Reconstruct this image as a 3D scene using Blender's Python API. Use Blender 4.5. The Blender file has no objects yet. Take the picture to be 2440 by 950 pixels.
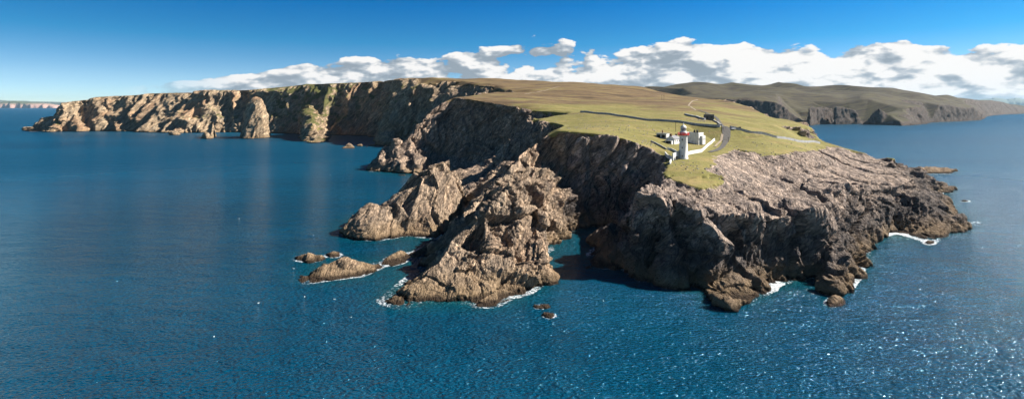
import bpy, math, random, time
import numpy as np
from mathutils import Vector
from mathutils.geometry import delaunay_2d_cdt
T0 = time.time()
F = 1200.0            # focal length in pixels of a 2440 px wide frame
KY = F / 1300.0
H = 83.0              # camera height above the sea
HZ = 253.0            # horizon row
CX = 1220.0
VOX = 0.00165
rng = random.Random(7)
scene = bpy.context.scene
col = scene.collection

# ------------------------------------------------------------------ tagging
def tag(o, label=None, cat=None, group=None, kind=None):
    if label: o['label'] = label
    if cat: o['category'] = cat
    if group: o['group'] = group
    if kind: o['kind'] = kind
    return o

def empty(name, loc=(0, 0, 0), rz=0.0):
    o = bpy.data.objects.new(name, None)
    o.location = loc; o.rotation_euler = (0, 0, rz)
    col.objects.link(o); return o

# ------------------------------------------------------------------ control points
def W(px, py):                     # a point on the water line
    Y = F * H / (py - HZ)
    return ((px - CX) / F * Y, Y, 0.0)
def P(px, py, Y):                  # direction and distance give the height
    Y = Y * KY
    return ((px - CX) / F * Y, Y, H - (py - HZ) / F * Y)
def Z(px, Y, z):
    Y = Y * KY
    return ((px - CX) / F * Y, Y, z)
def to_uv(p): return (p[0] / p[1], math.log(p[1]))

# ------------------------------------------------------------------ numpy noise
_perm = np.random.RandomState(3).permutation(256).astype(np.int32)
_perm = np.concatenate([_perm, _perm, _perm])
_g = np.random.RandomState(5).normal(size=(256, 3)); _g /= np.linalg.norm(_g, axis=1)[:, None]
_g = _g.astype(np.float32)
def perlin(p):
    p = np.asarray(p, dtype=np.float32)
    i = np.floor(p).astype(np.int32); f = p - i; i &= 255
    w = f * f * f * (f * (f * 6 - 15) + 10)
    out = 0
    for dx in (0, 1):
        wx = w[:, 0] if dx else 1 - w[:, 0]
        hx = _perm[i[:, 0] + dx]
        for dy in (0, 1):
            wy = w[:, 1] if dy else 1 - w[:, 1]
            hy = _perm[hx + i[:, 1] + dy]
            for dz in (0, 1):
                wz = w[:, 2] if dz else 1 - w[:, 2]
                g = _g[_perm[hy + i[:, 2] + dz]]
                d = g[:, 0] * (f[:, 0] - dx) + g[:, 1] * (f[:, 1] - dy) + g[:, 2] * (f[:, 2] - dz)
                out = out + d * wx * wy * wz
    return out * 1.6
def worley(p, seed=0):             # distance to the nearest and second cell point, cell value
    p = np.asarray(p, dtype=np.float32) + seed * 17.3
    i = np.floor(p).astype(np.int32); f = p - i
    d1 = np.full(len(p), 9., np.float32); d2 = d1.copy(); cv = np.zeros(len(p), np.float32)
    for dx in (-1, 0, 1):
        for dy in (-1, 0, 1):
            for dz in (-1, 0, 1):
                h = _perm[_perm[_perm[(i[:, 0] + dx) & 255] + ((i[:, 1] + dy) & 255)] + ((i[:, 2] + dz) & 255)]
                jx = (h / 255.0).astype(np.float32); jy = (_perm[h + 91] / 255.0).astype(np.float32); jz = (_perm[h + 173] / 255.0).astype(np.float32)
                d = (dx + jx - f[:, 0]) ** 2 + (dy + jy - f[:, 1]) ** 2 + (dz + jz - f[:, 2]) ** 2
                m = d < d1
                d2 = np.where(m, d1, np.minimum(d2, d)); d1 = np.where(m, d, d1)
                cv = np.where(m, _perm[h + 37] / 255.0, cv).astype(np.float32)
    return np.sqrt(d1), np.sqrt(d2), cv
def sstep(a, b, x):
    t = np.clip((x - a) / (b - a), 0, 1); return t * t * (3 - 2 * t)

def inpoly(px, py, poly):
    inside = np.zeros(np.shape(px), bool)
    n = len(poly)
    for k in range(n):
        x1, y1 = poly[k][:2]; x2, y2 = poly[(k + 1) % n][:2]
        if y1 == y2: continue
        c = ((y1 > py) != (y2 > py)) & (px < (x2 - x1) * (py - y1) / (y2 - y1) + x1)
        inside ^= c
    return inside

def blur(a, r, n=3):               # separable box blur, r cells
    for _ in range(n):
        for ax in (0, 1):
            c = np.cumsum(np.pad(a, [(r + 1, r) if k == ax else (0, 0) for k in (0, 1)], mode='edge'), axis=ax)
            m = c.shape[ax]
            hi = np.take(c, np.arange(2 * r + 1, m), axis=ax); lo = np.take(c, np.arange(0, m - 2 * r - 1), axis=ax)
            a = (hi - lo) / (2 * r + 1)
    return a

# ------------------------------------------------------------------ height grid in (x/y, ln y)
class Grid:
    def __init__(s, u0, u1, v0, v1, d):
        s.u0, s.v0, s.d = u0, v0, d
        s.nu = int((u1 - u0) / d) + 1; s.nv = int((v1 - v0) / d) + 1
        s.U = u0 + np.arange(s.nu) * d; s.V = v0 + np.arange(s.nv) * d
        s.z = np.full((s.nv, s.nu), -10.0)
    def land(s, foot, chains=(), pts=()):
        verts = []; edges = []
        def add(p): verts.append(p); return len(verts) - 1
        ids = [add(p) for p in foot]
        edges += [(ids[k], ids[(k + 1) % len(ids)]) for k in range(len(ids))]
        for c in chains:
            ci = [add(p) for p in c]; edges += list(zip(ci[:-1], ci[1:]))
        for p in pts: add(p)
        uv = [Vector(to_uv(p)) for p in verts]
        ov, oe, of, orig, _, _ = delaunay_2d_cdt(uv, edges, [], 0, 1e-6, True)
        zz = []
        for k, o in enumerate(orig):
            if o: zz.append(max(verts[j][2] for j in o))
            else:                                   # crossing of two chains: nearest vertex
                j = min(range(len(uv)), key=lambda q: (uv[q] - ov[k]).length_squared); zz.append(verts[j][2])
        fuv = [to_uv(p) for p in foot]
        for f in of:
            a, b, c = [np.array(ov[i]) for i in f]
            za, zb, zc = [zz[i] for i in f]
            if max(za, zb, zc) < 0.01 : 
                continue
            cen = (a + b + c) / 3
            if not inpoly(np.array([cen[0]]), np.array([cen[1]]), fuv)[0]: continue
            i0 = max(0, int((min(a[0], b[0], c[0]) - s.u0) / s.d)); i1 = min(s.nu - 1, int((max(a[0], b[0], c[0]) - s.u0) / s.d) + 1)
            j0 = max(0, int((min(a[1], b[1], c[1]) - s.v0) / s.d)); j1 = min(s.nv - 1, int((max(a[1], b[1], c[1]) - s.v0) / s.d) + 1)
            if i1 < i0 or j1 < j0: continue
            uu, vv = np.meshgrid(s.U[i0:i1 + 1], s.V[j0:j1 + 1])
            den = (b[1] - c[1]) * (a[0] - c[0]) + (c[0] - b[0]) * (a[1] - c[1])
            if abs(den) < 1e-14: continue
            l1 = ((b[1] - c[1]) * (uu - c[0]) + (c[0] - b[0]) * (vv - c[1])) / den
            l2 = ((c[1] - a[1]) * (uu - c[0]) + (a[0] - c[0]) * (vv - c[1])) / den
            l3 = 1 - l1 - l2
            m = (l1 >= -1e-6) & (l2 >= -1e-6) & (l3 >= -1e-6)
            z = l1 * za + l2 * zb + l3 * zc
            blk = s.z[j0:j1 + 1, i0:i1 + 1]
            blk[m] = np.maximum(blk[m], z[m])
    def sample(s, u, v, a=None):
        a = s.z if a is None else a
        x = np.clip((np.asarray(u) - s.u0) / s.d, 0, s.nu - 1.001); y = np.clip((np.asarray(v) - s.v0) / s.d, 0, s.nv - 1.001)
        i = x.astype(int); j = y.astype(int); fx = x - i; fy = y - j
        return (a[j, i] * (1 - fx) + a[j, i + 1] * fx) * (1 - fy) + (a[j + 1, i] * (1 - fx) + a[j + 1, i + 1] * fx) * fy
    def xyz(s):
        uu, vv = np.meshgrid(s.U, s.V); Y = np.exp(vv); return uu * Y, Y

KS = 100.0
def mesh_from(name, co, faces4=None, loops=None, starts=None):
    me = bpy.data.meshes.new(name)
    me.vertices.add(len(co)); me.vertices.foreach_set('co', np.asarray(co, np.float32).ravel())
    if faces4 is not None:
        loops = faces4.ravel(); starts = np.arange(len(faces4)) * faces4.shape[1]
    me.loops.add(len(loops)); me.loops.foreach_set('vertex_index', np.asarray(loops, np.int32))
    me.polygons.add(len(starts)); me.polygons.foreach_set('loop_start', np.asarray(starts, np.int32))
    me.update(calc_edges=True)
    return me

def remesh_grid(g, vox):
    """closed solid of the height grid in (x/y, ln y, (z-H)/y) space, voxel remeshed so
    that the vertex spacing grows with distance; returns world coords and quads"""
    nu, nv = g.nu, g.nv
    uu, vv = np.meshgrid(g.U, g.V); Y = np.exp(vv)
    top = np.stack([uu, vv, (g.z - H) / Y], -1).reshape(-1, 3)
    bot = np.stack([uu, vv, (-14 - H) / Y], -1).reshape(-1, 3)
    n = nu * nv
    idx = np.arange(n).reshape(nv, nu)
    q = np.stack([idx[:-1, :-1], idx[:-1, 1:], idx[1:, 1:], idx[1:, :-1]], -1).reshape(-1, 4)
    ring = np.concatenate([idx[0, :], idx[1:, -1], idx[-1, -2::-1], idx[-2:0:-1, 0]])
    r2 = np.roll(ring, -1)
    side = np.stack([ring, ring + n, r2 + n, r2], -1)
    F4 = np.concatenate([q, q[:, ::-1] + n, side])
    me = mesh_from('tmp', np.concatenate([top, bot]) * KS, F4)
    ob = bpy.data.objects.new('tmp', me); col.objects.link(ob)
    md = ob.modifiers.new('r', 'REMESH'); md.mode = 'VOXEL'; md.voxel_size = vox * KS; md.adaptivity = 0
    dg = bpy.context.evaluated_depsgraph_get()
    em = ob.evaluated_get(dg).to_mesh()
    nvt = len(em.vertices); co = np.empty(nvt * 3, np.float32); em.vertices.foreach_get('co', co)
    co = co.reshape(-1, 3).astype(np.float64) / KS
    npl = len(em.polygons); lp = np.empty(npl * 4, np.int32)
    em.loops.foreach_get('vertex_index', lp); quads = lp.reshape(-1, 4)
    ob.evaluated_get(dg).to_mesh_clear()
    bpy.data.objects.remove(ob); bpy.data.meshes.remove(me)
    Yv = np.exp(co[:, 1]); Zv = co[:, 2] * Yv + H; X = co[:, 0] * Yv
    w = np.stack([X, Yv, Zv], -1)
    keep = (Zv[quads] > -6.5).any(axis=1)
    quads = quads[keep]
    used = np.zeros(len(w), bool); used[quads.ravel()] = True
    remap = np.cumsum(used) - 1
    return w[used], remap[quads]

def normals(co, q):
    a, b, c, d = co[q[:, 0]], co[q[:, 1]], co[q[:, 2]], co[q[:, 3]]
    fn = np.cross(c - a, d - b)
    N = np.zeros_like(co)
    for k in range(4):
        for ax in range(3): N[:, ax] += np.bincount(q[:, k], fn[:, ax], len(co))
    return N / (np.linalg.norm(N, axis=1)[:, None] + 1e-12)

SA = np.array([0.72, 0.28, -0.63]); SA /= np.linalg.norm(SA)     # pole of the tilted rock beds
_tl = np.random.RandomState(11).normal(size=(256, 3)).astype(np.float32); _tl /= np.linalg.norm(_tl, axis=1)[:, None]
def blocks(p, seed=0):             # Voronoi blocks, each with its own offset and tilt
    p = np.asarray(p, dtype=np.float32) + seed * 17.3
    i = np.floor(p).astype(np.int32); f = p - i
    d1 = np.full(len(p), 9., np.float32); d2 = d1.copy(); v = np.zeros(len(p), np.float32)
    for dx in (-1, 0, 1):
        for dy in (-1, 0, 1):
            for dz in (-1, 0, 1):
                h = _perm[_perm[_perm[(i[:, 0] + dx) & 255] + ((i[:, 1] + dy) & 255)] + ((i[:, 2] + dz) & 255)]
                rx = f[:, 0] - dx - h / 255.0; ry = f[:, 1] - dy - _perm[h + 91] / 255.0; rz = f[:, 2] - dz - _perm[h + 173] / 255.0
                d = (rx * rx + ry * ry + rz * rz).astype(np.float32)
                t = _tl[h]; val = rx * t[:, 0] + ry * t[:, 1] + rz * t[:, 2] + (_perm[h + 37] / 255.0 - .5) * .55
                m = d < d1
                d2 = np.where(m, d1, np.minimum(d2, d)); d1 = np.where(m, d, d1); v = np.where(m, val, v).astype(np.float32)
    return v, np.sqrt(d2) - np.sqrt(d1)
def rock_disp(p, res, big=1.0):
    """rock relief in metres (bedding, tilted blocks, cracks), band-limited by local spacing res"""
    d = np.zeros(len(p))
    pw = p + np.stack([perlin(p / 19 + 5), perlin(p / 19 + 31), perlin(p / 19 + 57)], -1) * 4
    sw = pw @ SA
    inpl = pw - np.outer(sw, SA)
    def beds(L, k): return inpl / (L * k) + np.outer(sw, SA) / L
    for L, a, k in ((80, 7.0, 1.1), (36, 3.0, 1.5), (14, 1.0, 2.6), (5, .5, 2.6)):
        fade = sstep(.25, .6, L / (res * 6))
        n = perlin(beds(L, k) + L)
        d += a * fade * (.6 * (1 - 2 * np.abs(n)) + .6 * n - .12) * (big if L > 20 else 1)
    # stepped beds and joints: smooth slab, sharp drop
    J1 = np.array([.55, -.80, .25]); J1 -= SA * (J1 @ SA); J1 /= np.linalg.norm(J1)
    for ax, L, a, sd in ((0, 18, 4.6, 1), (0, 7.5, 2.1, 2), (0, 3.1, .8, 3), (0, 1.5, .28, 4), (1, 25, 4.8, 5), (1, 10, 2.0, 6), (1, 4, .6, 7)):
        fade = sstep(.22, .55, L / (res * 5))
        if np.max(fade) <= 0: continue
        c = sw if ax == 0 else pw @ J1
        ph = c / L + perlin(p / (L * 3.2) + sd * 7.7) * 1.5
        fr = ph - np.floor(ph); lay = np.floor(ph).astype(np.int64) & 255
        w = .35 + 1.1 * _perm[lay + sd * 13] / 255.0
        sawt = np.where(fr < .86, fr / .86, (1 - fr) / .14)
        msk = sstep(-.35, .25, perlin(p / (L * 2.3) + 40 + sd))
        d += a * fade * w * (sawt - .5) * (.3 + .7 * msk) * (big ** .5 if L > 12 else 1)
    for sd, (L, a, k) in enumerate(((30, 5.0, 1.5), (12, 1.9, 1.9), (5.5, 1.0, 2.2), (2.6, .45, 2.0), (1.4, .18, 1.7))):
        fade = sstep(.22, .55, L / (res * 6))
        if np.max(fade) <= 0: continue
        v, e = blocks(beds(L, k), sd + 1)
        d += a * fade * (v * 1.2 - .35 * sstep(.12, 0, e)) * (big if L > 20 else 1)
    # tall flutes and gullies of the high far cliffs
    far = sstep(850, 1150, p[:, 1] / KY) * (p[:, 1] / KY < 2050)
    if far.any():
        f = perlin(np.stack([p[:, 0] / 62, p[:, 1] / 62, p[:, 2] / 260], -1) + 3); g2 = perlin(np.stack([p[:, 0] / 19, p[:, 1] / 19, p[:, 2] / 120], -1) + 8)
        d = d * (1 - .35 * far) + far * big * (19 * (1 - 2.2 * np.abs(f)) + 7.5 * (1 - 2.2 * np.abs(g2)) - 8)
    return d
print('helpers', round(time.time() - T0, 1))
# ================================================================== the island
V0, V1 = math.log(225 * KY * 0.93), math.log(2500 * KY)
G = Grid(-0.96, 0.93, V0, V1, 0.0021)
foot = [W(126,314.5),W(162,313.5),W(168,314.3),W(200,313.6),W(207,312),W(222,315),W(253,314),W(260,312.8),W(270,315.3),W(330,314),W(352,315.2),W(378,317.5),W(430,317.2),W(468,316.3),W(476,319),W(530,319),W(566,318.5),
        Z(577,1680,0),Z(588,1740,0),Z(636,1690,0),Z(646,1640,0),W(658,321.5),W(704,320.5),Z(712,1640,0),Z(722,1620,0),W(729,323),W(756,322),Z(763,1570,0),Z(770,1550,0),W(777,325),W(836,322.5),W(846,322),W(880,325.5),W(912,328),W(909,349),W(905,352),Z(960,1165,0),Z(1010,1080,0),Z(1030,930,0),Z(985,800,0),
        W(925,362),W(899,372),W(871,403),W(880,408.5),W(918,409),W(966,413),W(997,413),Z(1035,640,0),Z(1065,590,0),Z(1080,530,0),
        W(1090,490),W(1075,510),W(1085,545),W(1120,570),W(1180,600),W(1280,600),W(1330,580),W(1350,550),W(1395,541),W(1440,541),W(1446,560),W(1420,583),
        W(1400,606),W(1398,640),W(1409,661),W(1454,664),W(1480,640),W(1531,675),W(1560,655),W(1585,679),W(1640,679),W(1680,690),W(1780,690),W(1852,681),
        W(1900,668),W(1957,660),W(2000,640),W(2045,600),W(2070,581),W(2115,561),W(2138,556),W(2169,565),W(2219,581),W(2282,545),W(2286,530),W(2276,508),
        W(2230,470),W(2233,463),W(2271,450),
        Z(2240,580,0),Z(2195,590,0),Z(2150,600,0),Z(2060,620,0),Z(1985,650,0),Z(1950,700,0),Z(1935,720,0),Z(1900,800,0),Z(1850,880,0),Z(1810,950,0),Z(1760,1050,0),Z(1700,1250,0),Z(1600,1600,0),
        Z(1400,2000,0),Z(1100,2250,0),Z(600,2350,0),Z(250,2300,0),Z(130,2150,0),Z(118,1900,0)]
rimL = [P(133,274,1810),P(146,255,1820),P(163,241,1840),P(212,235,1870),P(229,231,1880),P(262,229,1900),P(315,227,1880),P(358,222,1880),P(459,220,1850),P(476,215,1820),P(574,215,1820),P(590,214.5,1830),P(602,214,1820),P(632,211,1800),P(660,208,1780),P(700,204,1780),P(726,200,1760),P(776,199,1710),P(845,196,1700),P(880,194,1660),P(915,191.5,1640),P(940,189,1460),P(966,187,1330),P(1000,186,1260),P(1029,184.5,1215)]
rimC = [P(1029,184.5,1215),P(1054,193,1190),P(1105,193,1150),P(1120,201,1110),P(1180,206,1060),P(1203,214,1010),P(1275,218,960)]
spineC = [P(1029,184.5,1215),P(1000,200,1200),P(975,230,1190),P(955,262,1182),P(935,296,1178),P(914,332,1174)]
faceC = [P(1050,215,1165),P(1020,258,1150),P(1000,290,1150),P(985,330,1160)]
ravC = [Z(1010,1060,6),Z(1060,1020,30),Z(1130,985,62),Z(1200,945,90),Z(1270,940,104)]
rimB = [P(1275,220,930),P(1187,219,930),P(1117,229,860),P(1076,235.5,790)]
rimB2 = [P(1079,235,780),P(1124,237,742),P(1180,243,712),P(1212,251,685),P(1245,260,662),P(1282,263,652),P(1350,271,625)]
ridgeB = [P(1076,235.5,785),P(1042,252,765),P(1007,277,750),P(997,292,742),P(994,318,735),P(989,340,730),P(965,358,724),P(952,352,722)]
ridgeB2 = [P(952,352,722),P(945,328,721),P(936,348,718),P(915,368,714),P(893,388,708)]
notch1 = [Z(1262,622,30),Z(1290,620,38),Z(1325,620,58)]
rimM = [P(1262,292,575),P(1275,286,575),P(1300,282,590),P(1348,275,605)]
rimM2 = [P(1275,286,570),P(1341,297.5,508)]
notch2 = [Z(1262,520,26),Z(1290,500,34),Z(1322,480,52)]
rimN = [P(1341,300,495),P(1315,312,440),P(1330,312,418),P(1375,316,408),P(1450,322,400),P(1500,334,396),P(1540,350,391),P(1562,361,386),P(1588,378,372)]
wallN = [Z(1345,402,30),Z(1390,397,26),Z(1450,392,24),Z(1500,387,24),Z(1545,381,26)]
spur = [P(1315,312,440),P(1282,336,422),P(1244,361,400),P(1212,393,370),P(1180,421,346)]
rimH = [P(1588,378,372),P(1580,400,350),P(1572,428,325),P(1552,462,296),P(1530,490,280),P(1508,520,270)]
slopeH = [Z(1560,348,26),Z(1500,335,14),Z(1450,318,7),Z(1425,296,3)]
rimF = [P(1508,522,269),P(1545,500,272),P(1560,478,282),P(1600,478,276),P(1650,500,264),P(1690,512,260),P(1735,515,258),P(1780,512,259),P(1825,518,260),P(1880,514,264),P(1930,508,272),P(1960,520,274),P(1984,547,272)]
rimF2 = [P(1984,547,272),P(1975,505,300),P(1965,470,325),P(1990,452,340),P(2030,445,352),P(2060,447,358),P(2092,458,362),P(2112,478,360)]
ridgeT = [P(2092,440,385),P(2129,452,384),P(2180,480,380),P(2230,505,374),P(2265,522,370)]
edgeS = [P(2030,380,500),P(2092,399,470),P(2140,420,452),P(2187,445,438),P(2228,470,428)]
valS = [P(1950,352,580),P(2010,373,545),P(2092,403,508),P(2160,434,492),P(2215,460,486)]
shelf = [P(1943,328,622),P(1968,338,600),P(2014,352,580),P(2050,361,570),P(2088,370,563),P(2132,377,558),P(2148,392,555),P(2187,407,550),P(2225,430,548)]
knob = [P(1744,241.5,905),P(1799,261,830),P(1834,281,765),P(1850,287,740),P(1902,294,680),P(1938,305,635),P(1942,318,625)]
sky = [P(1092,187,1290),P(1171,184,1300),P(1250,189,1260),P(1350,191.5,1210),P(1408,193,1160),P(1487,198,1110),P(1534,207,1085),P(1566,217,1060),P(1629,229,1000),P(1692,236,950),P(1744,241.5,905)]
misc = [P(1628,369,367),P(1600,362,388),P(1670,361,400),P(1640,352,415),P(1702,338,460),P(1731,302,480),P(1628,297,500),P(1500,285,520),P(1385,267,600),P(1450,300,470),P(1560,325,440),
        P(1850,325,480),P(1950,341,545),P(1760,370,400),P(1900,395,400),P(1750,430,330),P(1850,450,320),P(1690,410,330),P(1980,415,400),P(1640,425,320),
        P(1690,285,560),P(1660,262,700),P(1616,238,900),P(1500,240,850),P(1400,225,900),P(1300,213,960),P(1450,260,700),P(1380,250,720),P(1290,240,800),P(1200,228,800),
        P(1200,197,1150),P(1760,270,660),P(1850,300,600),P(1720,255,780),P(1900,330,540),
        Z(200,2100,95),Z(400,2150,105),Z(600,2150,110),Z(800,2100,120),Z(1000,1700,135),Z(1200,1700,125),Z(1400,1500,100),Z(1550,1300,80),
        P(1300,430,372), P(1260,420,375),
        Z(1060,735,16),Z(1100,722,18),Z(1160,698,20),Z(1205,660,24),Z(1245,600,26),Z(1100,640,9),Z(1150,600,12),Z(1195,540,16),Z(1140,500,13),Z(1215,480,20),Z(1640,262,14),Z(1740,256.5,12),Z(1840,257,12),Z(1930,266,12),Z(1570,266,14)]
G.land(foot, [rimL,rimC,spineC,faceC,ravC,rimB,rimB2,ridgeB,ridgeB2,notch1,rimM,rimM2,notch2,rimN,wallN,spur,rimH,slopeH,rimF,rimF2,ridgeT,edgeS,valS,shelf,knob,sky], misc)
# soften the facets of the gentle ground only
Xg, Yg = G.xyz()
def slope(z):
    gy, gx = np.gradient(z, G.d); return np.sqrt(gx**2 + gy**2) / Yg
sl = slope(G.z)
soft = ((sl < 0.45) & (G.z > 16)).astype(float)
soft = blur(soft, 4, 1); soft = np.clip(soft * 2 - 1, 0, 1)
zb = blur(G.z * soft, 14) / (blur(soft, 14) + 1e-6)
G.z = G.z * (1 - soft) + zb * soft
# knolls and hollows in the turf
gp = np.stack([Xg.ravel(), Yg.ravel(), np.zeros(Xg.size)], -1)
kn = (perlin(gp / 75) * 2.4 + perlin(gp / 24 + 9) * .8 + perlin(gp / 8 + 19) * .22).reshape(Xg.shape) * soft
calm = np.exp(-(((Xg - P(1650,350,420)[0]) / 45)**2 + ((Yg - 380*KY) / 60)**2)**2)
G.z += kn * (1 - calm)
# the crags that stand in front of the cliffs
def crag(foot, chains, pts=()): G.land(foot, chains, pts)
crag([W(897,719),W(930,692),W(975,655),W(1008,634),W(1017,612),W(1038,583),W(1060,560),W(1085,530),Z(1130,380,10),Z(1180,385,20),Z(1260,370,12),W(1316,541),W(1324,566),W(1312,598),W(1290,608),W(1296,642),
      W(1303,650),W(1308,667),W(1269,697),W(1215,714),W(1185,731),W(1139,734),W(1101,722),W(1059,720),W(1000,727),W(949,738),W(916,728)],
     [[P(1177,426,330),P(1195,440,312),P(1210,428,300),P(1244,426,302),P(1262,470,298),P(1290,505,292),P(1304,528,292),P(1317,552,290)],
      [P(1210,428,300),P(1215,444,292),P(1160,500,280),P(1118,540,272),P(1075,575,266),P(1045,620,252),P(1000,665,240),P(950,698,232),P(925,711,229)],
      [P(1177,426,330),P(1139,462,320),P(1100,500,318),P(1070,530,312)],
      [P(1235,450,296),P(1240,500,284),P(1230,560,270),P(1210,620,255),P(1180,680,240)],
      [P(1160,530,272),P(1120,600,258),P(1080,650,246)],
      [Z(1168,300,26),Z(1150,284,19),Z(1138,268,12),Z(1120,252,6)],[Z(1222,284,27),Z(1200,268,15),Z(1175,255,10)],[Z(1275,292,20),Z(1262,276,13),Z(1252,262,8)],
      [P(1285,560,276),P(1290,620,258),P(1280,660,245)]])
crag([W(806,556),W(827,565),W(868,572),W(899,574),W(941,568),W(965,562),W(983,574),W(1017,576),W(1042,570),W(1060,560),W(1100,520),Z(1110,410,14),Z(1095,440,0),W(1060,492),W(1010,496),W(983,470),W(970,466),W(933,466),W(938,452),W(980,448),W(990,480),
      W(960,498),W(900,508),W(840,525)],
     [[P(815,548,348),P(853,500,358),P(882,482,362),P(907,490,364),P(930,492,366),P(945,480,368),P(962,492,370),P(990,475,374),P(992,438,380),P(1004,418,384),P(1017,389,388),P(1042,388,392),P(1060,382,398),P(1072,375,402),P(1080,392,402),P(1090,430,400),P(1092,470,392),P(1112,480,390)],
      [P(1042,389,392),P(1040,430,380),P(1030,470,370),P(1020,520,358)],
      [P(1004,418,384),P(990,470,366),P(975,520,356)],
      [P(1101,446,388),P(1085,480,380),P(1075,510,372)],
      [P(945,458,500),P(975,442,505)]])
# front crag of the headland, the right fin, reef tip
crag([W(1671,729),W(1690,705),W(1700,680),Z(1760,262,8),Z(1830,262,8),W(1855,676),W(1848,692),W(1820,705),W(1785,720),W(1740,727),W(1712,734)],
     [[P(1710,665,250),P(1738,650,250),P(1775,650,251),P(1800,640,253),P(1825,644,253),P(1838,655,254)],[P(1738,652,250),P(1728,690,241)],[P(1800,642,252),P(1790,685,242)]])
crag([W(1966,694),W(1957,665),W(1966,630),Z(1985,300,10),Z(2010,320,12),Z(2040,325,6),W(2068,596),W(2065,622),W(2050,660),W(2028,690),W(1990,700)],
     [[P(1970,545,285),P(1985,556,279),P(1998,590,268),P(2000,640,255),P(1985,675,245)],[P(1985,556,279),P(2015,552,300),P(2040,565,310),P(2052,590,305)],[P(2040,568,309),P(2040,630,275),P(2020,665,256)]])
crag([W(2270,548),W(2290,533),W(2332,528),W(2331,534),W(2300,541),W(2282,549)],[[P(2280,527,378),P(2305,528,385),P(2325,529,390)]])
# pyramid buttress and side ribs of the far cliffs
crag([W(729,337),W(735,315),Z(757,1600,10),W(768,320),W(771,336),W(750,341)],
     [[P(745,294,1300),P(742,272,1420),P(735,245,1520),P(728,215,1640)],[P(745,294,1300),P(752,318,1300),P(750,335,1255)]])
crag([W(60,307),W(62,312),W(100,312.5),W(126,315),Z(128,1800,5),W(100,304),W(64,305)],[[P(70,303,1950),P(92,302,1900),P(100,288,1870),P(112,279,1850),P(126,274,1830),P(136,270,1820)],[P(64,308,1950),P(100,306,1860),P(118,308,1800)]])
land0 = G.z.copy()
print('height grid', G.z.shape, round(time.time() - T0, 1))

def ground_z(x, y):
    return float(G.sample(x / y, math.log(y)))
# ================================================================== node helpers
class NT:
    def __init__(s, name):
        s.m = bpy.data.materials.new(name); s.m.use_nodes = True
        s.t = s.m.node_tree; s.t.nodes.clear()
    def n(s, typ, **kw):
        nd = s.t.nodes.new(typ)
        for k, v in kw.items():
            if k.startswith('_'): nd.inputs[k[1:].replace('_', ' ')].default_value = v
            else: setattr(nd, k, v)
        return nd
    def l(s, a, b): s.t.links.new(a, b)
    def inp(s, sock, v):
        if isinstance(v, (int, float, tuple, list)): sock.default_value = v
        else: s.l(v, sock)
    def math(s, op, a, b=0.0, c=None, clamp=False):
        nd = s.n('ShaderNodeMath', operation=op, use_clamp=clamp)
        s.inp(nd.inputs[0], a); s.inp(nd.inputs[1], b)
        if c is not None: s.inp(nd.inputs[2], c)
        return nd.outputs[0]
    def mix(s, f, a, b, mode='MIX'):
        nd = s.n('ShaderNodeMix', data_type='RGBA', blend_type=mode)
        s.inp(nd.inputs[0], f)
        for k, v in ((6, a), (7, b)):
            if isinstance(v, tuple) and len(v) == 3: v = v + (1,)
            s.inp(nd.inputs[k], v)
        return nd.outputs[2]
    def ramp(s, f, stops, interp='LINEAR'):
        nd = s.n('ShaderNodeValToRGB'); s.inp(nd.inputs[0], f)
        cr = nd.color_ramp; cr.interpolation = interp
        while len(cr.elements) < len(stops): cr.elements.new(0.5)
        for e, (p, c) in zip(cr.elements, stops):
            e.position = p
            e.color = (c, c, c, 1) if isinstance(c, (int, float)) else tuple(c) + (1,)
        return nd.outputs[0]
    def noise(s, vec, scale, detail=4, rough=.55, dist=0, out=0, lac=2.0):
        nd = s.n('ShaderNodeTexNoise'); s.l(vec, nd.inputs['Vector'])
        nd.inputs['Scale'].default_value = scale; nd.inputs['Detail'].default_value = detail
        nd.inputs['Roughness'].default_value = rough; nd.inputs['Distortion'].default_value = dist
        nd.inputs['Lacunarity'].default_value = lac
        return nd.outputs[out]
    def vor(s, vec, scale, feature='F1', out='Distance', rand=1.0):
        nd = s.n('ShaderNodeTexVoronoi', feature=feature); s.l(vec, nd.inputs['Vector'])
        nd.inputs['Scale'].default_value = scale; nd.inputs['Randomness'].default_value = rand
        return nd.outputs[out]
    def mapping(s, vec, loc=(0, 0, 0), rot=(0, 0, 0), scale=(1, 1, 1)):
        nd = s.n('ShaderNodeMapping'); s.l(vec, nd.inputs[0])
        nd.inputs[1].default_value = loc; nd.inputs[2].default_value = rot; nd.inputs[3].default_value = scale
        return nd.outputs[0]
    def attr(s, name):
        return s.n('ShaderNodeAttribute', attribute_name=name).outputs['Fac']
    def sep(s, vec):
        nd = s.n('ShaderNodeSeparateXYZ'); s.l(vec, nd.inputs[0]); return nd.outputs
    def bump(s, h, strength, dist, normal=None):
        nd = s.n('ShaderNodeBump'); s.l(h, nd.inputs['Height'])
        s.inp(nd.inputs['Strength'], strength); nd.inputs['Distance'].default_value = dist
        if normal is not None: s.l(normal, nd.inputs['Normal'])
        return nd.outputs[0]
    def finish(s, color, rough=.9, normal=None, spec=.3, metallic=0.0, **kw):
        b = s.n('ShaderNodeBsdfPrincipled'); o = s.n('ShaderNodeOutputMaterial')
        if isinstance(color, tuple) and len(color) == 3: color += (1,)
        s.inp(b.inputs['Base Color'], color); s.inp(b.inputs['Roughness'], rough)
        b.inputs['Specular IOR Level'].default_value = spec; b.inputs['Metallic'].default_value = metallic
        for k, v in kw.items(): s.inp(b.inputs[k.replace('_', ' ')], v)
        if normal is not None: s.l(normal, b.inputs['Normal'])
        s.l(b.outputs[0], o.inputs[0]); return s.m

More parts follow.
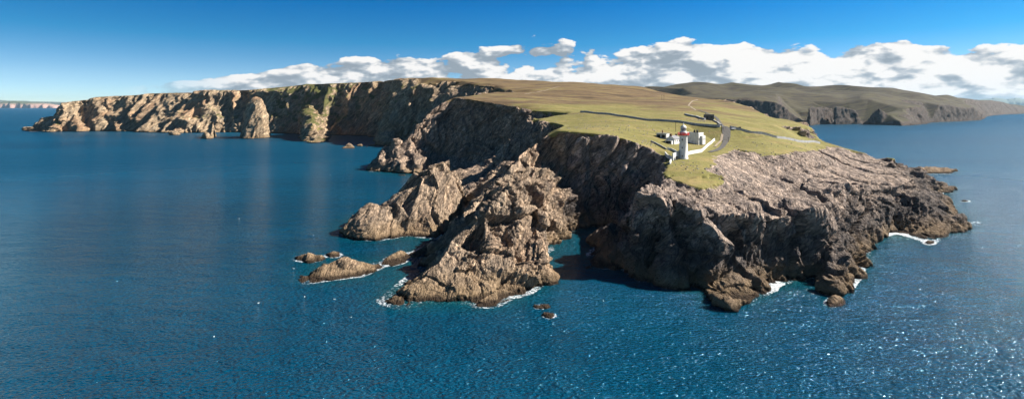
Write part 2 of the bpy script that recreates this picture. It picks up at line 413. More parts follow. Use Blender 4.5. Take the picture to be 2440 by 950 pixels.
def terrain_material():
    s = NT('rock_and_turf')
    pos = s.n('ShaderNodeNewGeometry').outputs['Position']
    z = s.sep(pos)[2]
    rockA, warm, moor, green = s.attr('rock'), s.attr('warm'), s.attr('moor'), s.attr('green')
    def dot(v, k):
        nd = s.n('ShaderNodeVectorMath', operation='DOT_PRODUCT'); s.l(pos, nd.inputs[0]); nd.inputs[1].default_value = tuple(float(q) * k for q in v); return nd.outputs['Value']
    t1 = np.cross(SA, [0, 1, .2]); t1 /= np.linalg.norm(t1); t2 = np.cross(SA, t1)
    cb = s.n('ShaderNodeCombineXYZ'); s.l(dot(t1, .42), cb.inputs[0]); s.l(dot(t2, .42), cb.inputs[1]); s.l(dot(SA, 1.9), cb.inputs[2]); bed = cb.outputs[0]
    n1 = s.noise(bed, .09, 6, .6, .6)
    n2 = s.noise(bed, .55, 6, .65, .4)
    n3 = s.noise(pos, .03, 4, .55, .3)
    # near rock: grey brown to tan
    near = s.ramp(n2, [(.28, (.07, .055, .046)), (.40, (.25, .195, .155)), (.52, (.48, .365, .275)), (.70, (.68, .54, .42))])
    near = s.mix(s.ramp(n1, [(.46, 0), (.62, .6)]), near, (.14, .118, .108))
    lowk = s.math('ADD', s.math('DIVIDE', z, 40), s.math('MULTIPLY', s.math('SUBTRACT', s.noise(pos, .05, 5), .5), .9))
    near = s.mix(s.ramp(lowk, [(.30, .62), (.62, 0)]), near, s.mix(1, near, (.36, .35, .36), 'MULTIPLY')) if False else near
    near = s.mix(s.math('MULTIPLY', s.attr('grey_rock_shade'), .28), near, s.mix(n2, (.12, .115, .12), (.50, .46, .44)))
    near = s.mix(s.math('MULTIPLY', s.ramp(lowk, [(.38, .8), (.70, 0)]), s.attr('grey_rock_shade')), near, s.mix(n2, (.03, .029, .032), (.17, .155, .15)))  # darker low down: shade of the headland's front cliff put into the colour
    near = s.mix(s.math('MULTIPLY', s.ramp(lowk, [(.55, 0), (.80, .5)]), s.attr('grey_rock_shade')), near, s.mix(n2, (.25, .205, .18), (.64, .535, .465)))
    ochre = s.mix(s.noise(bed, .7, 4), (.17, .12, .07), (.40, .27, .14))
    farc = s.ramp(n1, [(.3, (.20, .14, .10)), (.45, (.38, .29, .19)), (.6, (.52, .41, .28)), (.78, (.62, .52, .39))])
    farc = s.mix(s.ramp(s.noise(pos, .012, 3), [(.5, 0), (.66, .5)]), farc, (.50, .28, .15))
    rock = s.mix(warm, near, farc)
    tone = s.sep(s.vor(bed, .22, 'F1', 'Color'))[0]; tone2 = s.sep(s.vor(bed, .7, 'F1', 'Color'))[1]
    rock = s.mix(1, rock, s.mix(tone, (.62, .62, .64), (1.5, 1.44, 1.36)), 'MULTIPLY'); rock = s.mix(1, rock, s.mix(tone2, (.75, .75, .76), (1.32, 1.29, 1.26)), 'MULTIPLY')
    dark = s.ramp(s.vor(bed, .33, 'DISTANCE_TO_EDGE'), [(0, .25), (.10, 1)])
    rock = s.mix(.75, rock, s.mix(1, rock, dark, 'MULTIPLY'))
    # ochre then brown-black tide band just over the water
    zz = s.math('ADD', z, s.math('MULTIPLY', s.math('SUBTRACT', s.noise(pos, .12, 4), .5), 9))
    rock = s.mix(s.math('MULTIPLY', s.ramp(s.math('DIVIDE', zz, 20), [(.12, .8), (.5, .0)]), .85), rock, ochre)
    rock = s.mix(s.ramp(s.math('DIVIDE', s.math('ADD', z, s.math('MULTIPLY', s.noise(pos, .4, 3), 1.6)), 6), [(.28, .93), (.5, 0)]), rock, (.035, .022, .014))
    # turf
    g1 = s.noise(s.mapping(pos, scale=(.5, 1.6, 1)), .05, 5, .6, .4)
    g2 = s.noise(pos, .35, 5, .65)
    grass = s.ramp(g1, [(.3, (.15, .135, .035)), (.5, (.19, .18, .048)), (.7, (.30, .22, .09))])
    grass = s.mix(s.ramp(s.noise(s.mapping(pos, scale=(.6, 1.2, 1)), .6, 4, .75), [(.42, .0), (.62, .6)]), grass, s.mix(g2, (.10, .095, .03), (.30, .235, .12)))
    grass = s.mix(s.ramp(g2, [(.35, .5), (.6, 0)]), grass, (.12, .105, .035))
    grass = s.mix(s.ramp(s.noise(pos, .16, 5, .7), [(.6, 0), (.72, .55)]), grass, (.25, .20, .11))
    m1 = s.noise(s.mapping(pos, rot=(0, 0, .12), scale=(.4, 2.2, 1)), .03, 6, .68, .5)
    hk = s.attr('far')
    heath = s.ramp(m1, [(.34, (.05, .034, .022)), (.46, (.115, .073, .042)), (.56, (.16, .11, .055)), (.68, (.20, .17, .06))])
    mm = s.math('ADD', moor, s.math('MULTIPLY', s.math('SUBTRACT', s.noise(s.mapping(pos, scale=(.5, 1.4, 1)), .012, 6, .65), .5), 2.4))
    grass = s.mix(s.ramp(mm, [(.35, 0), (.62, .92)]), grass, heath)
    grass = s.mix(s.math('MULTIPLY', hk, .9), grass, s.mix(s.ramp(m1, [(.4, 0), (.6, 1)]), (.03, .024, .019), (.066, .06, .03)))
    rock = s.mix(s.math('MULTIPLY', hk, .82), rock, (.05, .046, .046))  # far cliffs darkened: their shade is painted into the rock colour
    # moss on ledges
    moss = s.mix(s.noise(pos, .2, 3), (.07, .085, .022), (.14, .15, .035))
    nz = s.sep(s.n('ShaderNodeNewGeometry').outputs['Normal'])[2]
    mg = s.math('ADD', s.math('ADD', green, s.math('MULTIPLY', s.math('SUBTRACT', nz, .45), .6)), s.math('MULTIPLY', s.math('SUBTRACT', s.noise(pos, .035, 6, .65), .5), 3.0))
    rock = s.mix(s.ramp(mg, [(.45, 0), (.75, .88)]), rock, moss)
    rk = s.math('ADD', rockA, s.math('MULTIPLY', s.math('SUBTRACT', s.noise(pos, .11, 7, .72), .5), 1.7))
    fac = s.ramp(rk, [(.44, 0), (.54, 1)])
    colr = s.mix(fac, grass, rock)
    hb = s.math('ADD', s.math('MULTIPLY', s.noise(bed, .5, 7, .62, .3), .8), s.math('MULTIPLY', s.vor(s.mapping(bed, scale=(1, 1, 1.5)), .5, 'DISTANCE_TO_EDGE'), .7))
    st = s.math('ADD', s.math('MULTIPLY', fac, .88), .12)
    nrm = s.bump(hb, st, 3.4)
    nrm = s.bump(s.math('ADD', s.noise(pos, 1.3, 6, .75), s.math('MULTIPLY', s.vor(s.mapping(bed, scale=(1, 1, 1.2)), 1.6), .6)), s.math('ADD', s.math('MULTIPLY', fac, .5), .22), 1.1, nrm)
    return s.finish(colr, .93, nrm, .2)

MAT = {'terrain': terrain_material()}

BARE = [(1578,392),(1600,428),(1640,440),(1690,452),(1722,438),(1716,418),(1690,402),(1700,378),(1730,352),(1760,350),(1800,372),(1880,368),(1940,356),(1985,350),(2060,365),(2340,430),(2340,760),(1380,760),(1400,560),(1560,430)]
RD = [Z(*q, 0)[:2] for q in ((1660,700),(1690,640),(1706,590),(1716,550),(1724,520),(1730,490),(1731,475),(1729,455),(1721,430),(1708,412),(1690,400))]
def near_line(x, y, pl):
    d = np.full(len(x), 1e9)
    for (ax, ay), (bx, by) in zip(pl[:-1], pl[1:]):
        t = np.clip(((x - ax) * (bx - ax) + (y - ay) * (by - ay)) / ((bx - ax) ** 2 + (by - ay) ** 2), 0, 1)
        d = np.minimum(d, np.hypot(x - ax - t * (bx - ax), y - ay - t * (by - ay)))
    return d
def build_terrain(name, g, vox, big=1.0, ak=1.0, warmY=(900, 1300), hill=False, smooth_bottom=True, farfix=None):
    co, q = remesh_grid(g, vox)
    N = normals(co, q)
    Y = co[:, 1]; px = co[:, 0] / Y * F + CX; py = HZ + (H - co[:, 2]) / Y * F
    Y13 = Y / KY
    steep = sstep(.80, .62, N[:, 2])
    rock = steep.copy()
    if name == 'headland':
        j1 = perlin(co / 14.0 + 3); j2 = perlin(co / 5.0 + 7); j3 = perlin(co / 1.9)
        bare = inpoly(px + 26 * j1 + 16 * j2 + 9 * j3, py + 8 * j1[::1] * perlin(co / 9.0) + 5 * j2 + 3 * j3, BARE) & (Y13 < 640)
        rock = np.maximum(rock, bare)
        rock = np.maximum(rock, ((px < 1400) & (Y13 < 400)) | ((px < 1306) & (Y13 < 436)) | ((px < 1330) & (Y13 < 735) & (co[:, 2] < 55)) | ((px < 1012) & (Y13 < 770)) | ((px < 1178) & (Y13 < 420)))
    elif not hill:
        rock[:] = 1
    rock = np.maximum(rock, sstep(26, 16, co[:, 2]) if not hill else sstep(20, 10, co[:, 2]))
    if name == 'headland':
        dr = near_line(co[:, 0], Y, RD); rock = rock * sstep(5, 11, dr)
    # smooth the mask over the mesh a little so relief does not start with a step
    e = np.concatenate([q[:, [0, 1]], q[:, [1, 2]], q[:, [2, 3]], q[:, [3, 0]]])
    deg = np.bincount(e[:, 0], minlength=len(co)) + np.bincount(e[:, 1], minlength=len(co))
    def relax(a, n):
        for _ in range(n):
            a = (np.bincount(e[:, 0], a[e[:, 1]], len(co)) + np.bincount(e[:, 1], a[e[:, 0]], len(co)) + a) / (deg + 1)
        return a
    amp = relax(rock, 5)
    Ns = np.stack([relax(N[:, k], 6) for k in range(3)], -1); Ns /= np.linalg.norm(Ns, axis=1)[:, None] + 1e-9
    res = Y * vox
    d = np.zeros(len(co)); mk = amp > .01; d[mk] = rock_disp(co[mk], res[mk], big) if mk.any() else 0
    flat = sstep(.7, .92, Ns[:, 2])
    a = amp * (1 - .6 * flat)
    if mk.any(): d[mk] -= (d[mk].mean() + .35) if name != 'rocks' else (d[mk].mean() - .2)
    a *= ak
    if name == 'headland': a *= 1 - .52 * ((px < 1110) & (Y13 < 420) & (py < 580))
    if not hill: Ns[:, 2] *= 1 - .75 * sstep(900, 1200, Y13)
    a *= np.clip(1 + (Y13 - 700) / 2000, 1, 1.35) if not hill else .75
    if name == 'headland':           # the ground under the station stays level
        pad = np.exp(-(((co[:, 0] - P(1640, 350, 400)[0]) / 34) ** 4 + ((Y - 392 * KY) / 55) ** 4))
        a *= (1 - .9 * pad) * sstep(4, 12, dr)
        a[(co[:, 2] < -1)] *= .3
    co = co + Ns * (d * a)[:, None]
    co[:, 2] -= 0.0
    me = mesh_from(name, co, q)
    warm = sstep(warmY[0], warmY[1], Y13) * (1 if not hill else .3)
    if not hill: warm = np.maximum(warm, .38 * ((px < 1345) & (Y13 < 420)) + .1 * (Y13 < 420) * sstep(14, 2, co[:, 2]))
    if name == 'headland': warm = np.maximum(warm, 0)
    moor = sstep(55, 95, co[:, 2]) * .62 + sstep(650, 1100, Y13) * .25
    if hill: moor = .6 + .6 * sstep(60, 140, co[:, 2])
    green = np.full(len(co), -.12); grey_rock_shade = ((px > 1345) & (Y13 < 640)).astype(float) if name == 'headland' else np.zeros(len(co))
    if name == 'headland':
        green = np.where(Y13 < 480, -.75, .10 + .55 * np.exp(-((px - 740) / 150.) ** 2) - .2 * sstep(500, 250, px)) - .5 * sstep(50, 12, co[:, 2]) - .5 * (Y13 < 850)
    elif not hill: green[:] = -.9 + .75 * sstep(900, 1300, Y13)
    for nm, arr in (('rock', relax(amp, 6) if name != 'rocks' else rock), ('warm', warm), ('moor', moor), ('green', green), ('grey_rock_shade', grey_rock_shade), ('far', np.full(len(co), 1. if hill else 0.))):
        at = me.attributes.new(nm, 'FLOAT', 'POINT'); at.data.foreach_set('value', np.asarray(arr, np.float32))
    me.materials.append(MAT['terrain'])
    me.polygons.foreach_set('use_smooth', np.ones(len(me.polygons), bool)) if hill else None
    ob = bpy.data.objects.new(name, me); col.objects.link(ob)
    print(name, len(co), 'verts', round(time.time() - T0, 1))
    return ob
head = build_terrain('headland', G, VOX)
tag(head, 'grassy headland with rocky cliffs and crags falling into the sea', None, None, 'structure')
# ================================================================== far hills, far coast, mountains
GD = Grid(-0.06 , 1.35, math.log(2150 * KY), math.log(9500 * KY), 0.0026)
GD.u0 = 0.2; GD.nu = int(1.15 / GD.d); GD.U = GD.u0 + np.arange(GD.nu) * GD.d; GD.z = np.full((GD.nv, GD.nu), -10.0)
GD.land([W(1600,300),W(1744,299),W(1850,299),W(1925,297),W(1932,300),W(1943,297.5),W(1987,294.5),W(1990,297),W(2055,295.5),W(2096,298),W(2150,300),W(2170,299),W(2205,296),W(2220,292),W(2244,291),W(2288,289),W(2337,286),W(2351,278),W(2365,275.5),W(2395,273),W(2440,271.4),W(2520,269),W(2800,266),
         Z(2850,9000,0),Z(2300,9000,0),Z(1600,6000,0),Z(1480,3200,0)],
        [[P(1600,240,2370),P(1744,241,2362),P(1800,243,2360),P(1850,245,2360),P(1891,256,2375),P(1916,263,2395),P(1923,256,2425),P(1929,252,2430),P(1973,252,2535),P(1984,258,2595),P(1990,252,2470),P(2000,252,2480),P(2036,258.5,2520),P(2050,256,2530),P(2094,257,2415),P(2102,271,2415),P(2118,275,2430),P(2151,260,2540),P(2198,252,2640),P(2240,252,2855),P(2265,254,2935),P(2302,261,3060),P(2337,275,3290),P(2350,272,4420),P(2380,262,5200),P(2440,262,5950),P(2520,262,6400)],
         [P(1534,207,3400),P(1580,204,3400),P(1619,203,3500),P(1708,202,3500),P(1790,204.5,3600),P(1825,200.5,3600),P(1850,204,3550),P(1905,206,3500),P(1950,213,3450),P(1990,213,3500),P(2039,212,3600),P(2080,215,3500),P(2124,216,3400),P(2151,224,3350),P(2230,231,3500),P(2302,238,4000),P(2340,241,4700),P(2364,239,5300),P(2385,242,5600),P(2400,247.6,5900),P(2422,247,6200),P(2440,256,6600),P(2480,258,6900)],
         [P(2018,246,2700),P(2028,238,2900),P(2010,230,3100),P(1960,224,3300)],
         [P(2200,248,2900),P(2290,250,3400),P(2330,254,4200)]],
        [P(1680,232,2900),P(1760,226,3100),P(1850,232,2800),P(1930,238,2750),P(1950,228,3100),P(2060,228,2950),P(2100,224,3150),P(2070,240,2700),P(2140,240,2800),P(2200,236,3100),P(1880,218,3200),P(1700,218,3200),
         Z(2145,2330,22),Z(2190,2420,30),Z(2220,2500,40),Z(1600,5000,60),Z(2000,5200,80),Z(2300,6500,60),Z(1700,4300,120),Z(2500,7400,50)])
Xg2, Yg2 = GD.xyz()
gy, gx = np.gradient(GD.z, GD.d); sl2 = np.sqrt(gx**2 + gy**2) / Yg2
soft2 = ((sl2 < .6) & (GD.z > 30)).astype(float); soft2 = np.clip(blur(soft2, 3, 1) * 2 - 1, 0, 1)
zb = blur(GD.z * soft2, 5) / (blur(soft2, 5) + 1e-6); GD.z = GD.z * (1 - soft2) + zb * soft2
gp = np.stack([Xg2.ravel(), Yg2.ravel(), np.zeros(Xg2.size)], -1)
kn = (1 - 2 * np.abs(perlin(gp / 380 + 3))) * 24 + perlin(gp / 150 + 9) * 9 + perlin(gp / 60) * 2.0
GD.z += kn.reshape(Xg2.shape) * (.25 + .75 * sstep(5200, 3800, Yg2)) * blur(soft2, 6)
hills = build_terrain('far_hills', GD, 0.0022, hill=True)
tag(hills, 'moorland hills beyond the bay ending in dark cliffs', None, None, 'structure')

def ridge_land(name, prof, foot_py, Yk, depth, m, seed, label):
    """a long island far off: a ridge with sloping, broken sides"""
    xs = np.linspace(prof[0][0], prof[-1][0], 160)
    tops = np.interp(xs, [p[0] for p in prof], [p[1] for p in prof])
    prx = np.array([-1, -.97, -.9, -.7, -.4, 0, .4, .8, 1.0]); prz = np.array([0, .45, .62, .8, .93, 1, .85, .5, 0])
    co = []
    for k, (x, t) in enumerate(zip(xs, tops)):
        zt = H - (t - HZ) / F * Yk
        for a, b in zip(prx, prz):
            Y = Yk + a * depth; n = perlin(np.array([[x / 9 + seed, a * 3, seed]]))[0]
            Y2 = Y + n * depth * .22 * (1 - abs(a) * .3)
            co.append(((x - CX) / F * Y, Y2, max(b * zt * (1 + .10 * n * (b < 1)), 0) if b > 0 else -5))
    n1 = len(prx); idx = np.arange(len(co)).reshape(-1, n1)
    q = np.stack([idx[:-1, :-1], idx[1:, :-1], idx[1:, 1:], idx[:-1, 1:]], -1).reshape(-1, 4)
    me = mesh_from(name, np.array(co), q); me.materials.append(m)
    ob = bpy.data.objects.new(name, me); col.objects.link(ob)
    return tag(ob, label, None, None, 'structure')
s = NT('far_land'); pos = s.n('ShaderNodeNewGeometry').outputs['Position']
s.m = s.finish(s.mix(s.ramp(s.math('ADD', s.math('DIVIDE', s.sep(pos)[2], 420), s.math('MULTIPLY', s.noise(s.mapping(pos, scale=(1, 1, 3)), .0016, 5), .5)), [(.5, 0), (.8, 1)]), (.55, .34, .27), (.10, .11, .045)), .95)
MAT['far_land'] = s.m
ridge_land('far_island', [(-260,246),(-150,241),(-60,243),(0,243),(40,240.5),(60,243),(85,244),(110,246),(135,250),(150,253.5)], 254, 22000, 700, MAT['far_land'], 1.3, 'pale low cliffs of an island on the left horizon')
s = NT('far_mountain'); s.finish((.10, .12, .09), .95); MAT['far_mountain'] = s.m
ridge_land('distant_hills', [(-300,238),(0,238),(12,240),(60,240.5),(75,242),(120,242.5),(160,243.5),(210,249),(260,254)], 254, 25000, 900, MAT['far_mountain'], 5.3, 'faint blue hills low on the left horizon')
ridge_land('distant_mountains', [(2290,256),(2340,236),(2375,233),(2398,237),(2422,233),(2450,238),(2520,230),(2620,240),(2700,254)], 254, 25000, 1200, MAT['far_mountain'], 9.1, 'pale blue mountains on the right horizon')

# ================================================================== loose rocks and sea stacks
def rock_thing(name, label, cat, foot, chains, pts=(), group=None, vox=.0017, big=.5, ak=.7):
    chains = [[(x, y, z_ * (1.1 if z_ < 15 else 1) + .3) for x, y, z_ in c] for c in chains]
    allp = list(foot) + [p for c in chains for p in c] + list(pts)
    fx = sum(p[0] for p in foot) / len(foot); fy = sum(p[1] for p in foot) / len(foot)
    if ak < .6: foot = [(fx + (p[0] - fx) * 1.08, fy + (p[1] - fy) * 1.08, 0) for p in foot]; allp = list(foot) + allp[len(foot):]
    uv = np.array([to_uv(p) for p in allp]); m = .012
    g = Grid(uv[:, 0].min() - m, uv[:, 0].max() + m, uv[:, 1].min() - m, uv[:, 1].max() + m, vox * .8)
    g.land(foot, chains, pts)
    ob = build_terrain('rocks', g, vox, big=big, ak=ak)
    ob.name = name; ob.data.name = name
    # fold the rock into the shore mask of the sea
    if g.V[0] > G.V[0] - .1:
        uu, vv = np.meshgrid(g.U, g.V); L = g.z > -.5
        i = np.clip(((uu[L] - G.u0) / G.d).astype(int), 0, G.nu - 1); j = np.clip(((vv[L] - G.v0) / G.d).astype(int), 0, G.nv - 1)
        G.z[j, i] = np.maximum(G.z[j, i], 1)
    return tag(ob, label, cat, group)
def islet(name, label, cat, x0, x1, yf, yb, ridge, group=None, **kw):
    """small rock: foot outline from its width and front/back water lines, ridge given as pixel+distance"""
    foot = []
    n = 10; cx = (x0 + x1) / 2; hw = (x1 - x0) / 2
    for k in range(n):
        a = 2 * math.pi * k / n + .2; r = rng.uniform(.85, 1.05)
        py = (yf + yb) / 2 + math.sin(a) * (yf - yb) / 2 * r
        foot.append(W(cx + math.cos(a) * hw * r, py))
    return rock_thing(name, label, cat, foot, [[P(*q) for q in ridge]], group=group, ak=.4, **kw)
Yw = lambda py: 1300 * H / (py - HZ)
gi = 'low rocks awash off the foreground crag'
rock_thing('islet', 'long low tan islet lying in front of the spiky crag', 'islet',
    [W(716,670),W(722,658),W(745,656),W(760,645),W(790,628),W(830,618),W(850,628),W(880,630),W(903,628),W(904,638),W(880,648),W(862,657),W(820,662),W(770,668),W(748,672),W(730,674)],
    [[P(722,662,262),P(735,656,264),P(750,649,266),P(770,638,268),P(800,627,272),P(822,616,273),P(835,622,273),P(860,639,272)],[P(865,640,272),P(885,632,278),P(898,630,281)]], ak=.45)
islet('islet', 'low brown rock left of the long islet', 'islet', 697, 771, 625, 605, [(712,610,297),(733,604,297),(750,609,297),(765,610,296)])
islet('islet', 'tiny dark rock with surf between two low islets', 'islet', 777, 815, 613, 602, [(785,605,304),(795,601,304),(808,605,304)])
rock_thing('islet', 'ochre rock chain between the long islet and the big crag', 'islet',
    [W(905,630),W(925,615),W(950,604),W(972,604),W(976,612),W(965,624),W(935,632)], [[P(914,619,291),P(935,608,297),P(955,598,303),P(968,603,304)]], ak=.42)
rock_thing('islet', 'narrow ochre ledge touching the left foot of the big crag', 'islet',
    [W(974,606),W(1000,594),W(1030,582),W(1048,580),W(1042,592),W(1015,602),W(990,613),W(976,612)], [[P(985,601,308),P(1010,588,315),P(1035,577,322)]], ak=.42)
islet('islet', 'rounded brown rock off the tip of the right fin', 'islet', 1967, 2008, 733, 706, [(1976,713,231),(1990,706,231),(2002,712,231)])
islet('islet', 'dark wet rock just showing in front of the crag', 'islet', 1272, 1306, 735, 726, [(1282,728,226),(1298,728,226)])
islet('islet', 'small dark rock awash nearest the camera', 'islet', 1296, 1322, 757, 748, [(1303,750,216),(1315,750,216)])
rock_thing('skerry', 'dark jagged skerry off the right end of the headland', 'skerry',
    [W(2187,405),W(2200,414),W(2225,417),W(2255,414),W(2277,409),W(2262,403),W(2230,401)], [[P(2191,399,690),P(2205,402,690),P(2222,398,690),P(2240,402,690),P(2251,399,690),P(2268,406,690)]], ak=1.05)
islet('skerry', 'tiny dark rock in open water right of the headland', 'skerry', 2290, 2310, 481, 477, [(2296,477,475),(2303,478,475)])
islet('skerry', 'small rock at the waterline under the right cliffs', 'skerry', 2203, 2225, 585, 571, [(2210,573,331),(2217,574,331)])
islet('skerry', 'pointed dark rock below the shaded cove wall', 'skerry', 814, 848, 356, 350, [(822,350,1080),(832,341,1085),(842,350,1080)])
islet('skerry', 'flat brown rock beside the pointed rock in the cove', 'skerry', 849, 866, 350, 346, [(853,345,1130),(861,343,1130)])
islet('skerry', 'long flat rock nearest the shaded cove corner', 'skerry', 878, 898, 349, 345.5, [(882,344.5,1140),(892,344,1140)])
islet('skerry', 'round boulder between the flat rocks in the cove', 'skerry', 872, 878, 351, 348, [(875,347,1115)])
islet('skerry', 'small boulder at the foot of the pyramid buttress', 'skerry', 772, 780, 337, 334, [(776,332,1305)])
islet('skerry', 'flat rock awash with foam off the shaded promontory', 'skerry', 946, 970, 419, 415, [(952,415,652),(964,415.5,652)])
rock_thing('sea_stack', 'tall rounded sea stack standing clear of the left cliffs', 'sea stack',
    [W(572,326),W(578,331),W(600,331),W(636,329),W(641,323),W(634,320),W(612,318),W(585,320)],
    [[P(578,300,1440),P(584,268,1445),P(592,246,1455),P(602,233,1460),P(611,229,1462),P(621,234,1460),P(631,252,1452),P(638,290,1440)],[P(611,232,1458),P(608,262,1425),P(606,310,1390)],[P(622,262,1430),P(627,310,1400)],[Z(577,1450,30),Z(582,1432,58),Z(598,1408,52),Z(624,1406,52),Z(636,1432,60),Z(639,1460,30)]], big=.35)
rock_thing('sea_stack', 'spiky twin pointed stack in front of the tan cliffs', 'sea stack',
    [W(481,329),W(490,331.5),W(504,331),W(515,326),W(529,325),W(530,321),W(505,321),W(486,325)],
    [[P(485,322,1400),P(492,313,1400),P(499,322,1410),P(505,300,1440),P(508,288,1445),P(513,302,1445),P(522,318,1450)]], big=.25)
rock_thing('sea_stack', 'low stub of rock at the foot of the tan cliffs', 'sea stack',
    [W(404,320),W(410,322.5),W(428,322),W(427,319),W(412,318)], [[P(408,316,1570),P(415,308,1575),P(422,314,1570)]], big=.25)
rock_thing('sea_stack', 'small leaning stack right of the tall rounded stack', 'sea stack',
    [W(657,323),W(662,324.5),W(669,323.5),W(668,320),W(660,319)], [[P(660,312,1500),P(662,306,1500),P(666,314,1500)]], big=.25)
rock_thing('sea_stack', 'thin needle of rock standing in the shaded cove', 'sea stack',
    [W(858,326),W(861,328.5),W(867,327),W(866,323),W(860,322)], [[P(860.5,312,1420),P(862,304.5,1422),P(864.5,313,1420)],[P(862,304.5,1422),P(862,315,1412)]], big=.15)
rock_thing('sea_stack', 'low tilted slab reef at the far left tip of the cliffs', 'sea stack',
    [W(60,311),W(70,314),W(100,313.5),W(118,313),W(112,309),W(80,308)], [[P(66,309,1830),P(85,307,1840),P(105,307,1850)]], big=.15)
print('rocks', round(time.time() - T0, 1))
# ================================================================== the sea
def sea_material():
    s = NT('sea_water')
    pos = s.n('ShaderNodeNewGeometry').outputs['Position']
    shore, foamA = s.attr('shallow'), s.attr('foam')
    wind = s.noise(s.mapping(pos, rot=(0, 0, .35), scale=(.25, 1, 1)), .006, 4, .6, .5)
    deep = s.mix(s.ramp(wind, [(.35, 0), (.65, 1)]), (.0003, .042, .085), (.0005, .064, .122))
    deep = s.mix(s.ramp(shore, [(.05, 0), (.75, 1)]), deep, (.003, .062, .080))
    fn = s.noise(pos, .5, 7, .75, 1.2)
    fm = s.ramp(s.math('ADD', foamA, s.math('MULTIPLY', s.math('SUBTRACT', fn, .5), 2.6)), [(.64, 0), (.95, .8)])
    caps = s.math('MULTIPLY', s.ramp(s.noise(s.mapping(pos, scale=(.5, 1, 1)), .11, 5, .62, .5), [(.755, 0), (.79, .8)]), 1)
    fm = s.math('MAXIMUM', fm, caps)
    c = s.mix(fm, deep, (.75, .78, .8))
    swell = s.n('ShaderNodeTexWave', wave_type='BANDS', bands_direction='DIAGONAL'); s.l(s.mapping(pos, rot=(0, 0, -.5)), swell.inputs[0])
    swell.inputs['Scale'].default_value = .035; swell.inputs['Distortion'].default_value = 6; swell.inputs['Detail'].default_value = 3; swell.inputs['Detail Scale'].default_value = 1.2
    w1 = s.noise(s.mapping(pos, rot=(0, 0, .6), scale=(.6, 1.3, 1)), .15, 2.5, .55, .4)
    w2 = s.noise(s.mapping(pos, rot=(0, 0, -.5), scale=(.7, 1.3, 1)), .85, 2.2, .5, .4)
    h = s.math('ADD', s.math('MULTIPLY', w1, 3.6), s.math('MULTIPLY', w2, 3.1))
    h = s.math('ADD', h, s.math('ADD', s.math('MULTIPLY', swell.outputs['Fac'], .4), s.math('MULTIPLY', s.noise(s.mapping(pos, rot=(0, 0, .3), scale=(.5, 1.5, 1)), .045, 3, .5), 7.0)))
    nrm = s.bump(h, 1.0, .55)
    dist = s.n('ShaderNodeVectorMath', operation='LENGTH'); s.l(pos, dist.inputs[0])
    rgh = s.ramp(s.math('DIVIDE', dist.outputs['Value'], 1600), [(.22, .085), (.6, .34)])
    return s.finish(c, s.math('ADD', rgh, s.math('MULTIPLY', fm, .6)), nrm, .42, IOR=1.333, Specular_Tint=(.25, .74, 1, 1))

def build_sea():
    us = np.concatenate([[-9, -4, -2, -1.4], np.arange(-1.12, 1.12, .0032), [1.4, 2, 4, 9]])
    vs = np.concatenate([np.linspace(math.log(25), math.log(110), 8)[:-1], np.arange(math.log(110), math.log(2700), .0042), np.linspace(math.log(2700), math.log(28000), 40)])
    uu, vv = np.meshgrid(us, vs); Y = np.exp(vv); X = uu * Y
    co = np.stack([X.ravel(), Y.ravel(), np.zeros(X.size)], -1)
    nv, nu = X.shape; idx = np.arange(nv * nu).reshape(nv, nu)
    q = np.stack([idx[:-1, :-1], idx[:-1, 1:], idx[1:, 1:], idx[1:, :-1]], -1).reshape(-1, 4)
    # shoreline closeness from the land grids
    land = (G.z > -0.5).astype(float)
    pad = 60
    lp = np.pad(land, pad)
    def samp(a):
        x = (uu - G.u0) / G.d + pad; y = (vv - G.v0) / G.d + pad
        ok = (x > 0) & (x < a.shape[1] - 2) & (y > 0) & (y < a.shape[0] - 2)
        i = np.clip(x.astype(int), 0, a.shape[1] - 1); j = np.clip(y.astype(int), 0, a.shape[0] - 1)
        return np.where(ok, a[j, i], 0)
    near = samp(blur(lp, 22, 2)); close = samp(blur(lp, 3, 2))
    # white water only on the exposed sides (patchy along the coast)
    patch = perlin(np.stack([X.ravel() / 26, Y.ravel() / 26, np.zeros(X.size)], -1)).reshape(X.shape)
    foam = sstep(.01, .32, close) * (.38 + .5 * sstep(-.35, .35, patch) + .15 * sstep(60, 120, X)) * sstep(1500, 500, Y)
    me = mesh_from('sea', co, q)
    for nm, arr in (('shallow', near * sstep(1400, 500, Y) * 1.3), ('foam', foam)):
        at = me.attributes.new(nm, 'FLOAT', 'POINT'); at.data.foreach_set('value', arr.ravel().astype(np.float32))
    me.materials.append(sea_material())
    ob = bpy.data.objects.new('sea', me); col.objects.link(ob)
    return tag(ob, 'deep blue sea with small waves and white foam at the rocks', None, None, 'structure')
build_sea()
print('sea', round(time.time() - T0, 1))
# ================================================================== station, walls, road, small things
def paint(name, c, rough=.7, dirt=.25, scale=1.5, spec=.3):
    s = NT(name); pos = s.n('ShaderNodeNewGeometry').outputs['Position']
    n = s.noise(s.mapping(pos, scale=(1, 1, .35)), scale, 6, .65, .3)
    d = tuple(v * (1 - dirt) * k for v, k in zip(c, (1, .96, .88)))
    return s.finish(s.mix(s.ramp(n, [(.35, 0), (.7, 1)]), c, d), rough, s.bump(n, .15, .05), spec)
MW = paint('white_limewash', (.78, .78, .76), .75, .32, .9); MRED = paint('red_paint', (.72, .06, .04), .5, .15); MDK = paint('dark_opening', (.015, .017, .02), .5, .1)
MSL = paint('grey_roof', (.24, .245, .26), .8, .35); MCON = paint('grey_concrete', (.13, .13, .125), .9, .45); MST = paint('dark_stone', (.42, .43, .45), .95, .5, .8)
MBR = paint('brown_brick', (.20, .11, .07), .9, .4); MTAR = paint('road_asphalt', (.10, .095, .09), .9, .3, .5); MGR = paint('gravel', (.33, .27, .20), .95, .3, .6)
